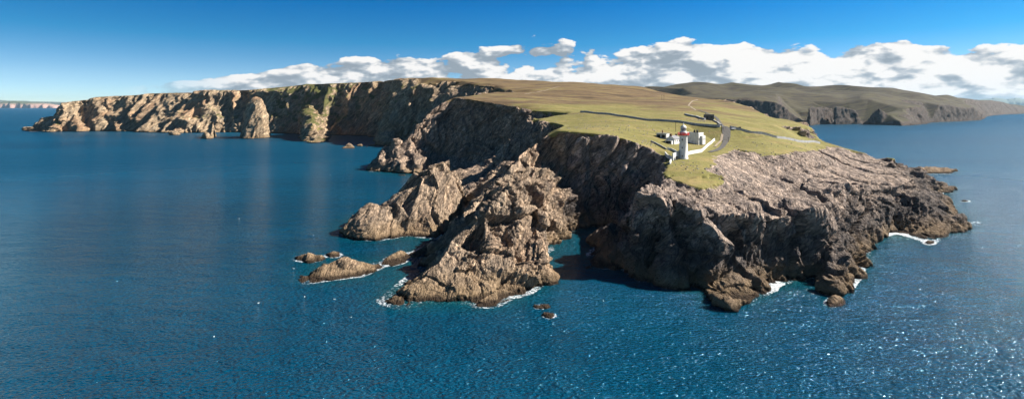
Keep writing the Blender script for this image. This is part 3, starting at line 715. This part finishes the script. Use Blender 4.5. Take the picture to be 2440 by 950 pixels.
MWOOD = paint('weathered_wood', (.10, .075, .055), .9, .3); MCAR = paint('car_paint', (.72, .75, .78), .25, .05, 1, .5); MRUB = paint('tyre_rubber', (.02, .02, .02), .8, .1)
MGLS = paint('glass', (.03, .045, .06), .08, .05, 1, .8); MMET = paint('painted_metal', (.25, .26, .27), .5, .2); MFEA = paint('white_feathers', (.82, .82, .8), .8, .05); MGULL = paint('grey_feathers', (.3, .32, .35), .8, .05)
MPALE = paint('pale_stone', (.36, .33, .29), .95, .4)

class MB:
    def __init__(s): s.v = []; s.f = []
    def box(s, c, d, rz=0.0):
        x, y, z = (k / 2 for k in d); ca, sa = math.cos(rz), math.sin(rz); b = len(s.v)
        for sx, sy, sz in ((-1,-1,-1),(1,-1,-1),(1,1,-1),(-1,1,-1),(-1,-1,1),(1,-1,1),(1,1,1),(-1,1,1)):
            s.v.append((c[0] + sx*x*ca - sy*y*sa, c[1] + sx*x*sa + sy*y*ca, c[2] + sz*z))
        s.f += [tuple(b + k for k in q) for q in ((0,3,2,1),(4,5,6,7),(0,1,5,4),(1,2,6,5),(2,3,7,6),(3,0,4,7))]
        return s
    def lathe(s, prof, n=32, c=(0, 0)):
        b = len(s.v)
        for r, z in prof:
            for k in range(n):
                a = 2 * math.pi * k / n; s.v.append((c[0] + r * math.cos(a), c[1] + r * math.sin(a), z))
        for i in range(len(prof) - 1):
            for k in range(n):
                s.f.append((b + i*n + k, b + i*n + (k+1) % n, b + (i+1)*n + (k+1) % n, b + (i+1)*n + k))
        s.f.append(tuple(b + k for k in range(n))[::-1]); s.f.append(tuple(b + (len(prof)-1)*n + k for k in range(n)))
        return s
    def tube(s, p, q, r, n=6):
        p, q = Vector(p), Vector(q); d = (q - p).normalized(); a = d.orthogonal().normalized(); c = d.cross(a); b = len(s.v)
        for e in (p, q):
            for k in range(n):
                t = 2 * math.pi * k / n; s.v.append(tuple(e + (a * math.cos(t) + c * math.sin(t)) * r))
        for k in range(n): s.f.append((b + k, b + (k+1) % n, b + n + (k+1) % n, b + n + k))
        s.f.append(tuple(b + k for k in range(n))[::-1]); s.f.append(tuple(b + n + k for k in range(n)))
        return s
    def poly(s, pts, ext):             # closed prism: outline pts extruded by vector ext
        b = len(s.v); n = len(pts); s.v += [tuple(p) for p in pts]; s.v += [tuple(Vector(p) + Vector(ext)) for p in pts]
        s.f.append(tuple(b + k for k in range(n))[::-1]); s.f.append(tuple(b + n + k for k in range(n)))
        for k in range(n): s.f.append((b + k, b + (k+1) % n, b + n + (k+1) % n, b + n + k))
        return s
    def build(s, name, m, parent=None, smooth=False, bevel=0):
        me = bpy.data.meshes.new(name); me.from_pydata(s.v, [], s.f); me.materials.append(m)
        import bmesh
        bm = bmesh.new(); bm.from_mesh(me); bmesh.ops.recalc_face_normals(bm, faces=bm.faces)
        if bevel: bmesh.ops.bevel(bm, geom=bm.edges[:], offset=bevel, segments=1, affect='EDGES')
        bm.to_mesh(me); bm.free()
        if smooth:
            for p in me.polygons: p.use_smooth = len(p.vertices) == 4
        o = bpy.data.objects.new(name, me); col.objects.link(o); o.parent = parent
        return o
def place(px, Y):                     # ground point under a direction at a distance
    Yk = Y * KY; x = (px - CX) / F * Yk
    return (x, Yk, ground_z(x, Yk))
TH = -math.radians(43)                # the station is built askew to the line of sight

# ---- lighthouse
bx, by, bz = place(1628.5, 367); bz -= .1
L = empty('lighthouse', (bx, by, bz), math.atan2(-bx, by))
tag(L, 'white lighthouse tower with red gallery standing at the cliff edge', 'lighthouse')
tw = MB().lathe([(3.05, -3), (3.05, .5), (2.9, .6), (2.72, 8), (2.5, 14.7), (2.62, 14.9), (2.9, 15.1), (2.9, 15.3)], 48).build('tower', MW, L, True)
for zz in (1.7, 7.2, 12.6):
    r = 2.92 - zz * .027
    wn = MB().box((-.75, -r + .02, zz), (.95, .5, 1.45)).build('window', MW, L)
    MB().box((-.75, -r - .22, zz), (.6, .12, 1.1)).build('pane', MDK, wn)
MB().box((2.6, 1.2, 1.0), (.5, 1.1, 2.1)).build('door', MRED, L)
ga = MB().lathe([(2.6, 15.3), (3.7, 15.6), (3.75, 15.85), (2.2, 15.86)], 48).build('gallery', MRED, L)
rl = MB()
for k in range(32):
    a = 2 * math.pi * k / 32; b2 = 2 * math.pi * (k + 1) / 32
    rl.tube((3.68*math.cos(a), 3.68*math.sin(a), 15.85), (3.68*math.cos(a), 3.68*math.sin(a), 17.1), .085, 5)
    for zz in (16.25, 16.7, 17.1): rl.tube((3.68*math.cos(a), 3.68*math.sin(a), zz), (3.68*math.cos(b2), 3.68*math.sin(b2), zz), .09, 5)
rl.build('railing', MRED, ga)
MB().lathe([(2.35, 15.87), (2.35, 17.9), (2.1, 18.0), (1.75, 18.05)], 32).build('watch_room', MW, L, True)
la = MB().lathe([(1.78, 18.05), (1.78, 18.4), (1.9, 18.45), (1.9, 18.5), (1.7, 18.52)], 24)
for k in range(12):
    a = 2 * math.pi * k / 12; b2 = a + 2 * math.pi / 12
    la.tube((1.8*math.cos(a), 1.8*math.sin(a), 18.5), (1.8*math.cos(b2), 1.8*math.sin(b2), 20.3), .07, 5)
    la.tube((1.8*math.cos(b2), 1.8*math.sin(b2), 18.5), (1.8*math.cos(a), 1.8*math.sin(a), 20.3), .07, 5)
    la.tube((1.8*math.cos(a), 1.8*math.sin(a), 19.4), (1.8*math.cos(b2), 1.8*math.sin(b2), 19.4), .06, 5)
la = la.build('lantern', MW, L)
MB().lathe([(1.68, 18.5), (1.68, 20.28)], 24).build('lamp_glass', MGLS, la, True)
MB().lathe([(2.05, 20.3), (2.1, 20.5), (1.9, 20.9), (1.5, 21.5), (1.0, 22.0), (.45, 22.3), (.3, 22.5)], 32).build('dome', MW, L, True)
MB().lathe([(.1, 22.4), (.35, 22.65), (.38, 22.85), (.2, 23.1), (.06, 23.2), (.05, 24.0), (.02, 24.1)], 12).build('finial', MW, L, True)

# ---- engine house
ex, ey, ez = place(1654, 440)
E_ = empty('engine_house', (ex, ey, ez), TH)
tag(E_, 'white flat roofed block behind the right of the lighthouse tower', 'building')
MB().box((-.5, 0, 2.9), (12, 10, 9.0)).build('wall', MW, E_)
MB().box((-.5, 0, 7.52), (12.5, 10.5, .24)).box((-.5, -5.0, 7.9), (12.3, .3, .55)).box((-.5, 5.0, 7.9), (12.3, .3, .55)).box((5.45, 0, 7.9), (.3, 9.7, .55)).box((-6.4, 0, 7.9), (.3, 9.7, .55)).build('parapet', MW, E_)
MB().box((-.5, 0, 7.68), (11.5, 9.6, .1)).build('roof', MSL, E_)
for k, x in enumerate((1.0, 3.2)):
    MB().lathe([(.75, 7.7), (.8, 9.3), (.7, 10.1), (.35, 10.4)], 16, (x, -1.6)).build('vent_stack', MDK, E_, True)
MB().box((6.4, 1.5, 2.3), (2.0, 5.5, 7.0)).build('porch', MW, E_)
for y in (-3.3,):
    w_ = MB().box((5.53, y, 3.2), (.1, 1.1, 1.8)).build('window', MW, E_); MB().box((5.6, y, 3.2), (.06, .8, 1.5)).build('pane', MDK, w_)
for y in (0.2, 2.8):
    w_ = MB().box((7.43, y, 3.0), (.1, .95, 1.7)).build('window', MW, E_); MB().box((7.5, y, 3.0), (.06, .7, 1.4)).build('pane', MDK, w_)
MB().tube((5.6, -4.7, -1), (5.6, -4.7, 7.4), .12).build('drainpipe', MMET, E_)
# ---- keepers' cottage: gable towards the left of the camera, roof running back
cx_, cy_, cz_ = place(1604, 425)
K_ = empty('cottage', (cx_, cy_, cz_), TH)
tag(K_, 'white cottage with grey pitched roof left of the lighthouse tower', 'house')
MB().poly([(-3.3, -5, -2), (3.3, -5, -2), (3.3, -5, 3.3), (0, -5, 5.4), (-3.3, -5, 3.3)], (0, 11, 0)).build('wall', MW, K_)
MB().poly([(3.75, -5.25, 3.1), (0, -5.25, 5.5), (-3.75, -5.25, 3.1), (-3.75, -5.25, 3.3), (0, -5.25, 5.75), (3.75, -5.25, 3.3)], (0, 11.5, 0)).build('roof', MSL, K_)
ch = MB().box((0, -4.2, 6.1), (1.9, .9, 1.7)).build('chimney', MBR, K_); [MB().tube((x, -4.2, 6.9), (x, -4.2, 7.5), .18).build('chimney_pot', MBR, ch) for x in (-.4, .4)]
MB().box((0, 5.2, 6.0), (1.6, .8, 1.5)).build('chimney', MBR, K_)
for y in (-2.6, .4, 3.4):
    w_ = MB().box((3.33, y, 1.7), (.1, 1.1, 1.5)).build('window', MW, K_); MB().box((3.4, y, 1.7), (.06, .85, 1.25)).build('pane', MDK, w_)
lt = MB().poly([(-2.6, -8.2, -2), (2.6, -8.2, -2), (2.6, -8.2, 2.0), (-2.6, -8.2, 2.0)], (0, 3.15, .0)).build('porch', MW, K_)
MB().box((0, -8.23, .9), (3.9, .06, 1.7)).build('door_opening', MDK, lt); MB().box((0, -6.6, 2.12), (5.6, 3.4, .16)).build('porch_roof', MW, lt)
# ---- shed row left of the cottage
sx_, sy_, sz_ = place(1580, 440)
S_ = empty('outbuilding', (sx_, sy_, sz_), TH)
tag(S_, 'low shed with dark doorways at the left end of the station', 'shed')
MB().box((0, 0, .9), (8.6, 6, 5.6)).build('wall', MW, S_)
MB().box((0, 0, 3.82), (9.0, 6.4, .22)).build('roof', MSL, S_)
for x in (-2.4, 1.6): MB().box((x, -3.03, 1.5), (2.9, .06, 2.6)).build('doorway', MDK, S_)
MB().box((-1, 1, 4.9), (.8, .8, 2.0)).build('chimney', MBR, S_)

# ---- walls that follow the ground
def wall_line(name, label, cat, pts, h, th, m, sink=1.2, step=2.0, cap=None, group=None, base=None):
    P2 = []
    for a, b in zip(pts[:-1], pts[1:]):
        n = max(1, int((Vector(b[:2]) - Vector(a[:2])).length / step))
        for k in range(n): P2.append([a[0] + (b[0]-a[0]) * k / n, a[1] + (b[1]-a[1]) * k / n, h[0] if isinstance(h, tuple) else h])
    P2.append([pts[-1][0], pts[-1][1], h])
    v = []; f = []
    for i, p in enumerate(P2):
        a = Vector(P2[max(0, i-1)][:2]); b = Vector(P2[min(len(P2)-1, i+1)][:2]); d = (b - a).normalized(); n = Vector((-d.y, d.x)) * th / 2
        g = ground_z(p[0], p[1]); j = rng.uniform(-.06, .06) if m is MST else 0
        hh = h + j
        for sx, zz in ((-1, g - sink), (1, g - sink), (.85, g + hh), (-.85, g + hh)): v.append((p[0] + n.x * sx, p[1] + n.y * sx, zz))
    for i in range(len(P2) - 1):
        for k in range(4): f.append((4*i + k, 4*i + (k+1) % 4, 4*i + 4 + (k+1) % 4, 4*i + 4 + k))
    f.append((3, 2, 1, 0)); e = 4 * (len(P2) - 1); f.append((e, e+1, e+2, e+3))
    mb = MB(); mb.v = v; mb.f = f
    o = mb.build(name, m); return tag(o, label, cat, group)
def pt(px, Y): return place(px, Y)[:2]
wall_line('yard_wall', 'white wall running from the lighthouse tower to the right', 'wall', [pt(1638, 378), pt(1671, 396)], 2.3, .5, MW)
wall_line('yard_wall', 'sunlit white wall climbing from the yard corner to the road', 'wall', [pt(1671.2, 396.5), pt(1686, 430), pt(1703, 462)], 2.0, .5, MW)
wall_line('retaining_wall', 'tall white wall left of the lighthouse tower with dark arch', 'wall', [pt(1619, 369), pt(1611, 364), pt(1603, 361)], 4.6, .8, MW, 3)
ap = place(1613.5, 362.2); o = MB()
o.poly([(-.95, 0, -.5), (.95, 0, -.5), (.95, 0, 1.2)] + [(.95*math.cos(t), 0, 1.2 + .95*math.sin(t)) for t in [math.pi*k/8 for k in range(1, 8)]] + [(-.95, 0, 1.2)], (0, .5, 0))
arch = o.build('archway', MDK); arch.location = (ap[0] - .1, ap[1] - .35, ap[2] + .4); arch.rotation_euler = (0, 0, math.radians(20))
arch.parent = [x for x in bpy.data.objects if x.get('label', '').startswith('tall white wall')][0]
wall_line('parapet_wall', 'white parapet stepping down along the cliff edge', 'wall', [pt(1603, 361), pt(1597, 365), pt(1591, 372), pt(1585, 378)], 2.2, .7, MW, 4)
wall_line('parapet_wall', 'short white buttress wall at the lowest corner of the station', 'wall', [pt(1599, 358), pt(1595.5, 352)], 1.8, .7, MW, 4)
wall_line('garden_wall', 'long dark retaining wall in front of the cottage', 'wall', [pt(1588, 392), pt(1575, 400), pt(1560, 408), pt(1551, 412)], 1.2, .6, MST, 2)
wall_line('garden_wall', 'white garden wall linking cottage porch and tower', 'wall', [pt(1612, 384), pt(1600, 392), pt(1590, 393)], 1.6, .5, MW, 2)
RW = [(1383, 600), (1440, 574), (1500, 550), (1560, 528), (1628, 503), (1680, 490), (1716, 482)]
wall_line('boundary_wall', 'long dark stone wall crossing the moor left of the road', 'wall', [pt(*p) for p in RW], 1.9, 1.1, MST)
wall_line('boundary_wall', 'dark stone wall descending from the road to the right coast', 'wall', [pt(*p) for p in ((1739, 480), (1790, 478), (1850, 482), (1900, 505), (1953, 540))], 1.9, 1.1, MST)
# ---- blockhouse ruin
rx, ry, rz_ = place(1689, 562)
R_ = empty('blockhouse', (rx, ry, rz_), math.radians(-8))
tag(R_, 'square grey concrete ruin on the slope behind the wall', 'ruin')
MB().box((0, 0, 1.8), (8.8, 7, 7.2)).build('wall', MCON, R_, bevel=.12)
MB().box((0, 0, 5.5), (9.2, 7.4, .35)).build('roof', MPALE, R_)
MB().box((-3.6, -2, 6.0), (1.0, 1.0, .8)).build('chimney', MPALE, R_)
for x in (-2.2, 2.0): MB().box((x, -3.54, 2.6), (1.3, .08, 1.3)).build('window', MDK, R_)
wall_line('ruined_wall', 'dark broken wall running left from the grey ruin', 'wall', [pt(1680, 555), pt(1668, 560), pt(1650, 575), pt(1632, 590)], 1.8, 1.8, MST)
wall_line('ruined_wall', 'dark curved wall from the grey ruin down to the road', 'wall', [pt(1700, 556), pt(1710, 545), pt(1719, 520)], 1.5, 1.2, MST)
# ---- hut
hx, hy, hz = place(1763, 500)
Hh = empty('hut', (hx, hy, hz), math.radians(-20)); tag(Hh, 'small grey hut standing alone right of the parked car', 'hut')
MB().box((0, 0, 1.1), (1.9, 1.8, 2.6)).build('wall', MCON, Hh); MB().box((0, 0, 2.5), (2.3, 2.2, .2)).build('roof', MPALE, Hh); MB().box((0, -.93, 1.0), (.8, .06, 1.8)).build('door', MDK, Hh)
# ---- car
cx2, cy2, cz2 = place(1746.5, 478)
C_ = empty('parked_car', (cx2, cy2, cz2 + .05), math.radians(12)); tag(C_, 'white car parked on the grass right of the road junction', 'car')
MB().poly([(-2.1,-.85,.35),(2.1,-.85,.35),(2.15,-.85,.8),(1.3,-.85,1.0),(-1.95,-.85,1.0),(-2.15,-.85,.7)], (0,1.7,0)).build('body', MCAR, C_, bevel=.05)
MB().poly([(-1.8,-.75,1.0),(1.2,-.75,1.0),(.6,-.75,1.48),(-1.5,-.75,1.48)], (0,1.5,0)).build('cabin', MCAR, C_, bevel=.05)
MB().poly([(-1.55,-.77,1.05),(.95,-.77,1.05),(.5,-.77,1.4),(-1.35,-.77,1.4)], (0,1.54,0)).build('window', MGLS, C_)
for x in (-1.3, 1.3):
    for y in (-.8, .8):
        t = MB().tube((x, y-.1, .33), (x, y+.1, .33), .33, 16).build('wheel', MRUB, C_); MB().tube((x, y-.11, .33), (x, y+.11, .33), .18, 12).build('rim', MMET, t)
for y in (-.6, .6): MB().box((2.12, y, .72), (.12, .35, .16)).build('headlight', MGLS, C_)
# ---- poles
def pole(px, Y, h, label, g=None):
    x, y, z_ = place(px, Y); o = empty('utility_pole', (x, y, z_)); tag(o, label, 'pole', g)
    MB().tube((0, 0, -.5), (0, 0, h), .16).build('post', MWOOD, o)
    MB().box((0, 0, h - .5), (1.5, .14, .16)).build('crossarm', MWOOD, o)
pole(1661, 445, 9.5, 'tall dark pole behind the flat roofed block')
pole(1610, 470, 8.5, 'thin pole on the grass behind the cottage')
pole(1735.5, 455, 4.5, 'short post beside the lower road below the junction')
pole(1577, 850, 9, 'left pole of a far pair on the brown moor')
pole(1582, 850, 9, 'right pole of a far pair on the brown moor')
# ---- roads
def ribbon(name, pts, wd, m, lift, label):
    C = []
    for a, b in zip(pts[:-1], pts[1:]):
        n = max(1, int((Vector(b[:2]) - Vector(a[:2])).length / 1.5))
        for k in range(n): C.append((a[0] + (b[0]-a[0]) * k / n, a[1] + (b[1]-a[1]) * k / n, a[2] + (b[2]-a[2]) * k / n))
    C.append(pts[-1])
    A = np.array(C); ker = 4
    if len(A) > 12:
        B = A.copy()
        for _ in range(12): B[1:-1] = (B[:-2] + B[1:-1] * 2 + B[2:]) / 4
        A = B
    v = []; f = []; nc = 5
    for i, p in enumerate(A):
        d = Vector(A[min(len(A)-1, i+1)][:2]) - Vector(A[max(0, i-1)][:2]); d.normalize(); n = Vector((-d.y, d.x))
        for k in range(nc):
            t = (k / (nc-1) - .5) * p[2]; x = p[0] + n.x * t; y = p[1] + n.y * t; v.append((x, y, ground_z(x, y) + lift))
    for i in range(len(A) - 1):
        for k in range(nc - 1): a = i * nc + k; f.append((a, a + 1, a + nc + 1, a + nc))
    mb = MB(); mb.v = v; mb.f = f; o = mb.build(name, m); return tag(o, label, None, None, 'structure')
def rp(px, Y, w_): return (*pt(px, Y), w_)
ribbon('road', [rp(1660,700,3), rp(1690,640,3), rp(1706,590,3.2), rp(1716,550,3.4), rp(1724,520,4), rp(1730,490,7), rp(1731,475,7), rp(1729,455,4.2), rp(1721,430,3.6), rp(1708,412,3.4), rp(1690,400,3.0)], 3.5, MTAR, .38, 'narrow grey road passing the station and climbing the moor')
ribbon('path', [rp(1721,470,1.8), rp(1716,455,1.8), rp(1708,440,1.6), rp(1704,430,1.6)], 2, MGR, .42, 'beige gravel path beside the lower road')
ribbon('track', [rp(1660,700,2), rp(1640,780,2.2), rp(1655,900,2.2), rp(1662,940,2.2)], 2, MGR, .25, 'pale track climbing the moor')
ribbon('track', [rp(1250,880,2.2), rp(1300,960,2.2), rp(1335,1010,2.2)], 2, MGR, .35, 'pale track near the hill top')
# ---- scattered stones (uncountable)
mb = MB(); r2 = random.Random(4)
def stone(x, y, z_, r):
    b = len(mb.v); k = 7
    for i in range(k):
        a = 6.283 * i / k; q = r * r2.uniform(.7, 1.2); mb.v.append((x + q*math.cos(a), y + q*math.sin(a), z_ - .3 * r))
    for i in range(k):
        a = 6.283 * i / k; q = r * r2.uniform(.35, .7); mb.v.append((x + q*math.cos(a), y + q*math.sin(a), z_ + r * r2.uniform(.4, .7)))
    for i in range(k): mb.f.append((b+i, b+(i+1)%k, b+k+(i+1)%k, b+k+i))
    mb.f.append(tuple(b+k+i for i in range(k)))
for c0, c1, n, sp in ((1450, 455, 130, 26), (1400, 500, 60, 34), (1560, 470, 50, 25), (1670, 545, 60, 8), (1820, 440, 120, 30), (1660, 345, 80, 12), (1545, 405, 60, 8), (1880, 520, 60, 26), (1360, 560, 50, 30)):
    q = pt(c0, c1)
    for _ in range(n):
        x = q[0] + r2.gauss(0, sp); y = q[1] + r2.gauss(0, sp * .6)
        stone(x, y, ground_z(x, y), r2.uniform(.2, .75))
tag(mb.build('scattered_stones', MPALE), 'pale stones scattered over the turf', None, None, 'stuff')
# ---- gulls resting on the water
def gull(name='gull'):
    r = empty(name)
    prof = [(.01, -.30), (.06, -.24), (.10, -.12), (.12, .02), (.10, .14), (.05, .22), (.01, .25)]
    b = MB(); b.lathe(prof, 12); b.v = [(x, z_, .09 + y * .8) for x, y, z_ in b.v]; bo = b.build('body', MFEA, r, True)
    h = MB(); h.lathe([(.01, -.06), (.045, -.03), (.055, .01), (.04, .05), (.01, .07)], 10); h.v = [(x, y + .23, z_ + .24) for x, y, z_ in h.v]; h.tube((0, .2, .12), (0, .23, .22), .04, 8).build('head', MFEA, r)
    MB().tube((0, .28, .24), (0, .35, .23), .012, 6).build('beak', MBR, r)
    for sx in (-1, 1): MB().poly([(sx*.10, .12, .12), (sx*.125, -.05, .14), (sx*.03, -.42, .13), (sx*.02, .05, .19)], (sx*.015, 0, .015)).build('wing', MGULL, r)
    return r
g0 = gull(); spots = [(726,707),(797,713),(747,561),(787,417),(836,756),(1438,717),(510,802),(616,722),(570,521),(700,640)]
names = ['below the long islet', 'on open water left of the crag tip', 'left of the spiky crag', 'high up in the bay near the shaded promontory', 'nearest below the crag tip', 'in the shaded water before the headland', 'lowest and leftmost on the dark sea', 'second from the left edge', 'alone in the middle of the left sea', 'just left of the low rocks']
for k, ((px, py), nm) in enumerate(zip(spots, names)):
    if k == 0: o = g0
    else:
        o = g0.copy(); col.objects.link(o)
        for ch_ in g0.children: c = ch_.copy(); col.objects.link(c); c.parent = o
    x, y, _ = W(px, py); o.location = (x, y, 0); o.rotation_euler = (0, 0, rng.uniform(0, 6.28)); o.scale = (1.6, 1.6, 1.6)
    tag(o, 'white gull floating ' + nm, 'gull', 'gulls resting on the sea')
print('station', round(time.time() - T0, 1))
# ================================================================== sea air
def haze_box():
    mb = MB(); mb.box((0, 12000, 290), (120000, 36000, 640))
    s = NT('haze'); v = s.n('ShaderNodeVolumePrincipled'); o = s.n('ShaderNodeOutputMaterial')
    v.inputs['Color'].default_value = (.50, .78, 1.0, 1); v.inputs['Density'].default_value = 1.3e-5; v.inputs['Anisotropy'].default_value = .2
    s.l(v.outputs[0], o.inputs['Volume'])
    ob = mb.build('haze', s.m); tag(ob, 'thin blue sea haze over the whole view', None, None, 'stuff')
haze_box()
# ================================================================== camera, sun, sky
cam = bpy.data.cameras.new('camera'); co = bpy.data.objects.new('camera', cam); col.objects.link(co)
co.location = (0, 0, H); co.rotation_euler = (math.pi / 2, 0, 0)
cam.sensor_width = 36; cam.lens = F / 2440 * 36
cam.shift_y = -(475 - HZ) / 2440.0
cam.clip_start = 1; cam.clip_end = 90000
scene.camera = co

SUN_AZ, SUN_EL = math.radians(84), math.radians(38)
sd = Vector((math.sin(SUN_AZ) * math.cos(SUN_EL), math.cos(SUN_AZ) * math.cos(SUN_EL), math.sin(SUN_EL)))
sl_ = bpy.data.lights.new('sun', 'SUN'); sl_.energy = 5.0; sl_.angle = math.radians(.53); sl_.color = (1, .94, .86)
so = bpy.data.objects.new('sun', sl_); col.objects.link(so); so.location = (0, 0, 500)
so.rotation_euler = (-sd).to_track_quat('-Z', 'Y').to_euler()

w = bpy.data.worlds.new('World'); scene.world = w; w.use_nodes = True
class WT(NT):
    def __init__(s): s.t = w.node_tree; s.t.nodes.clear()
s = WT()
tc = s.n('ShaderNodeTexCoord').outputs['Generated']
x, y, z = s.sep(tc)
az = s.math('ARCTAN2', x, y)
el = s.math('ARCSINE', z)
# the sky deepens quickly above the horizon (polarised): look the sky up a little higher
zc = s.math('MAXIMUM', z, 0.0)
z2 = s.math('ADD', s.math('MULTIPLY', zc, 3.0), .025)
cv = s.n('ShaderNodeCombineXYZ'); s.l(x, cv.inputs[0]); s.l(y, cv.inputs[1]); s.l(z2, cv.inputs[2])
nv_ = s.n('ShaderNodeVectorMath', operation='NORMALIZE'); s.l(cv.outputs[0], nv_.inputs[0])
sk = s.n('ShaderNodeTexSky', sky_type='NISHITA'); sk.sun_disc = False
sk.sun_elevation = SUN_EL; sk.sun_rotation = SUN_AZ; sk.air_density = 1.0; sk.dust_density = .3; sk.ozone_density = 3.0
s.l(nv_.outputs[0], sk.inputs[0])
tint = s.ramp(el, [(0, (.725, .725, .675)), (.05, (.60, .71, .68)), (.12, (.12, .58, .695)), (.19, (.0, .46, .74)), (.27, (.0, .26, .46)), (.45, (.02, .12, .22))])
skyc = s.mix(1.0, s.mix(1.0, sk.outputs[0], tint, 'MULTIPLY'), (2, 2, 2), 'MULTIPLY')
# cloud bank
top = s.ramp(s.math('ADD', s.math('MULTIPLY', az, .5), .5), [(.10, .0), (.15, .03), (.20, .052), (.28, .088), (.36, .118), (.42, .128), (.54, .156), (.64, .150), (.8, .130), (.9, .110)])
cc = s.n('ShaderNodeCombineXYZ'); s.l(s.math('MULTIPLY', az, 1.0), cc.inputs[0]); s.l(s.math('MULTIPLY', el, 2.1), cc.inputs[1]); cc.inputs[2].default_value = 5.13
def dens(off, dt=9):
    v = s.mapping(cc.outputs[0], loc=off)
    a = s.noise(v, 6.5, 2, .5, .0)
    b = s.noise(v, 17, dt, .56, .15)
    vo = s.vor(s.mapping(v, scale=(1, 1, 1)), 26, 'SMOOTH_F1')
    return s.math('ADD', s.math('ADD', s.math('MULTIPLY', a, 1.0), s.math('MULTIPLY', b, .75)), s.math('MULTIPLY', vo, -.22))
d0 = dens((0, 0, 0)); e0 = dens((0, 0, 0), 3); d1 = dens((.012, .045, 0), 3); d2 = dens((.004, .012, 0), 9)
rel = s.math('DIVIDE', el, s.math('MAXIMUM', top, .004))
shape = s.ramp(s.math('MULTIPLY', rel, .5), [(0, .28), (.06, .40), (.18, .25), (.30, .19), (.42, .06), (.5, -.0), (.56, 0)])
shape2 = s.ramp(s.math('MULTIPLY', rel, .5), [(.36, 0), (.60, .75)])
dd = s.math('SUBTRACT', s.math('ADD', d0, shape), shape2)
alpha = s.ramp(dd, [(.812, 0), (.862, 1)], 'EASE')
gate = s.ramp(s.math('ADD', s.math('MULTIPLY', az, .5), .5), [(.17, 0), (.25, 1)])
alpha = s.math('MULTIPLY', alpha, gate)
lit = s.math('ADD', s.math('ADD', s.math('MULTIPLY', s.math('SUBTRACT', e0, d1), 2.4), s.math('MULTIPLY', s.math('SUBTRACT', d0, d2), 3.2)), s.math('ADD', .42, s.math('MULTIPLY', s.math('SUBTRACT', rel, .5), .35)))
lit = s.math('ADD', lit, s.math('MULTIPLY', s.ramp(az, [(.1, 0), (.8, .35)]), 1))
ccol = s.ramp(lit, [(.0, (2.7, 3.2, 3.7)), (.3, (3.9, 4.4, 4.9)), (.5, (5.9, 6.1, 6.3)), (.74, (8.6, 8.4, 8.2))])
# ramp colours are clamped for display only: scale
sky_all = s.mix(alpha, skyc, ccol)
bg = s.n('ShaderNodeBackground'); s.l(sky_all, bg.inputs[0]); bg.inputs[1].default_value = .0505
o = s.n('ShaderNodeOutputWorld'); s.l(bg.outputs[0], o.inputs[0])
w.cycles.sampling_method = 'MANUAL'; w.cycles.sample_map_resolution = 512

vs_ = scene.view_settings; vs_.view_transform = 'Standard'; vs_.look = 'None'; vs_.exposure = 1.2; vs_.gamma = 1; vs_.use_curve_mapping = False
scene.cycles.use_denoising = True
scene.cycles.max_bounces = 6; scene.cycles.diffuse_bounces = 1; scene.cycles.glossy_bounces = 2; scene.cycles.transmission_bounces = 4
scene.cycles.caustics_reflective = False
print('done', round(time.time() - T0, 1))
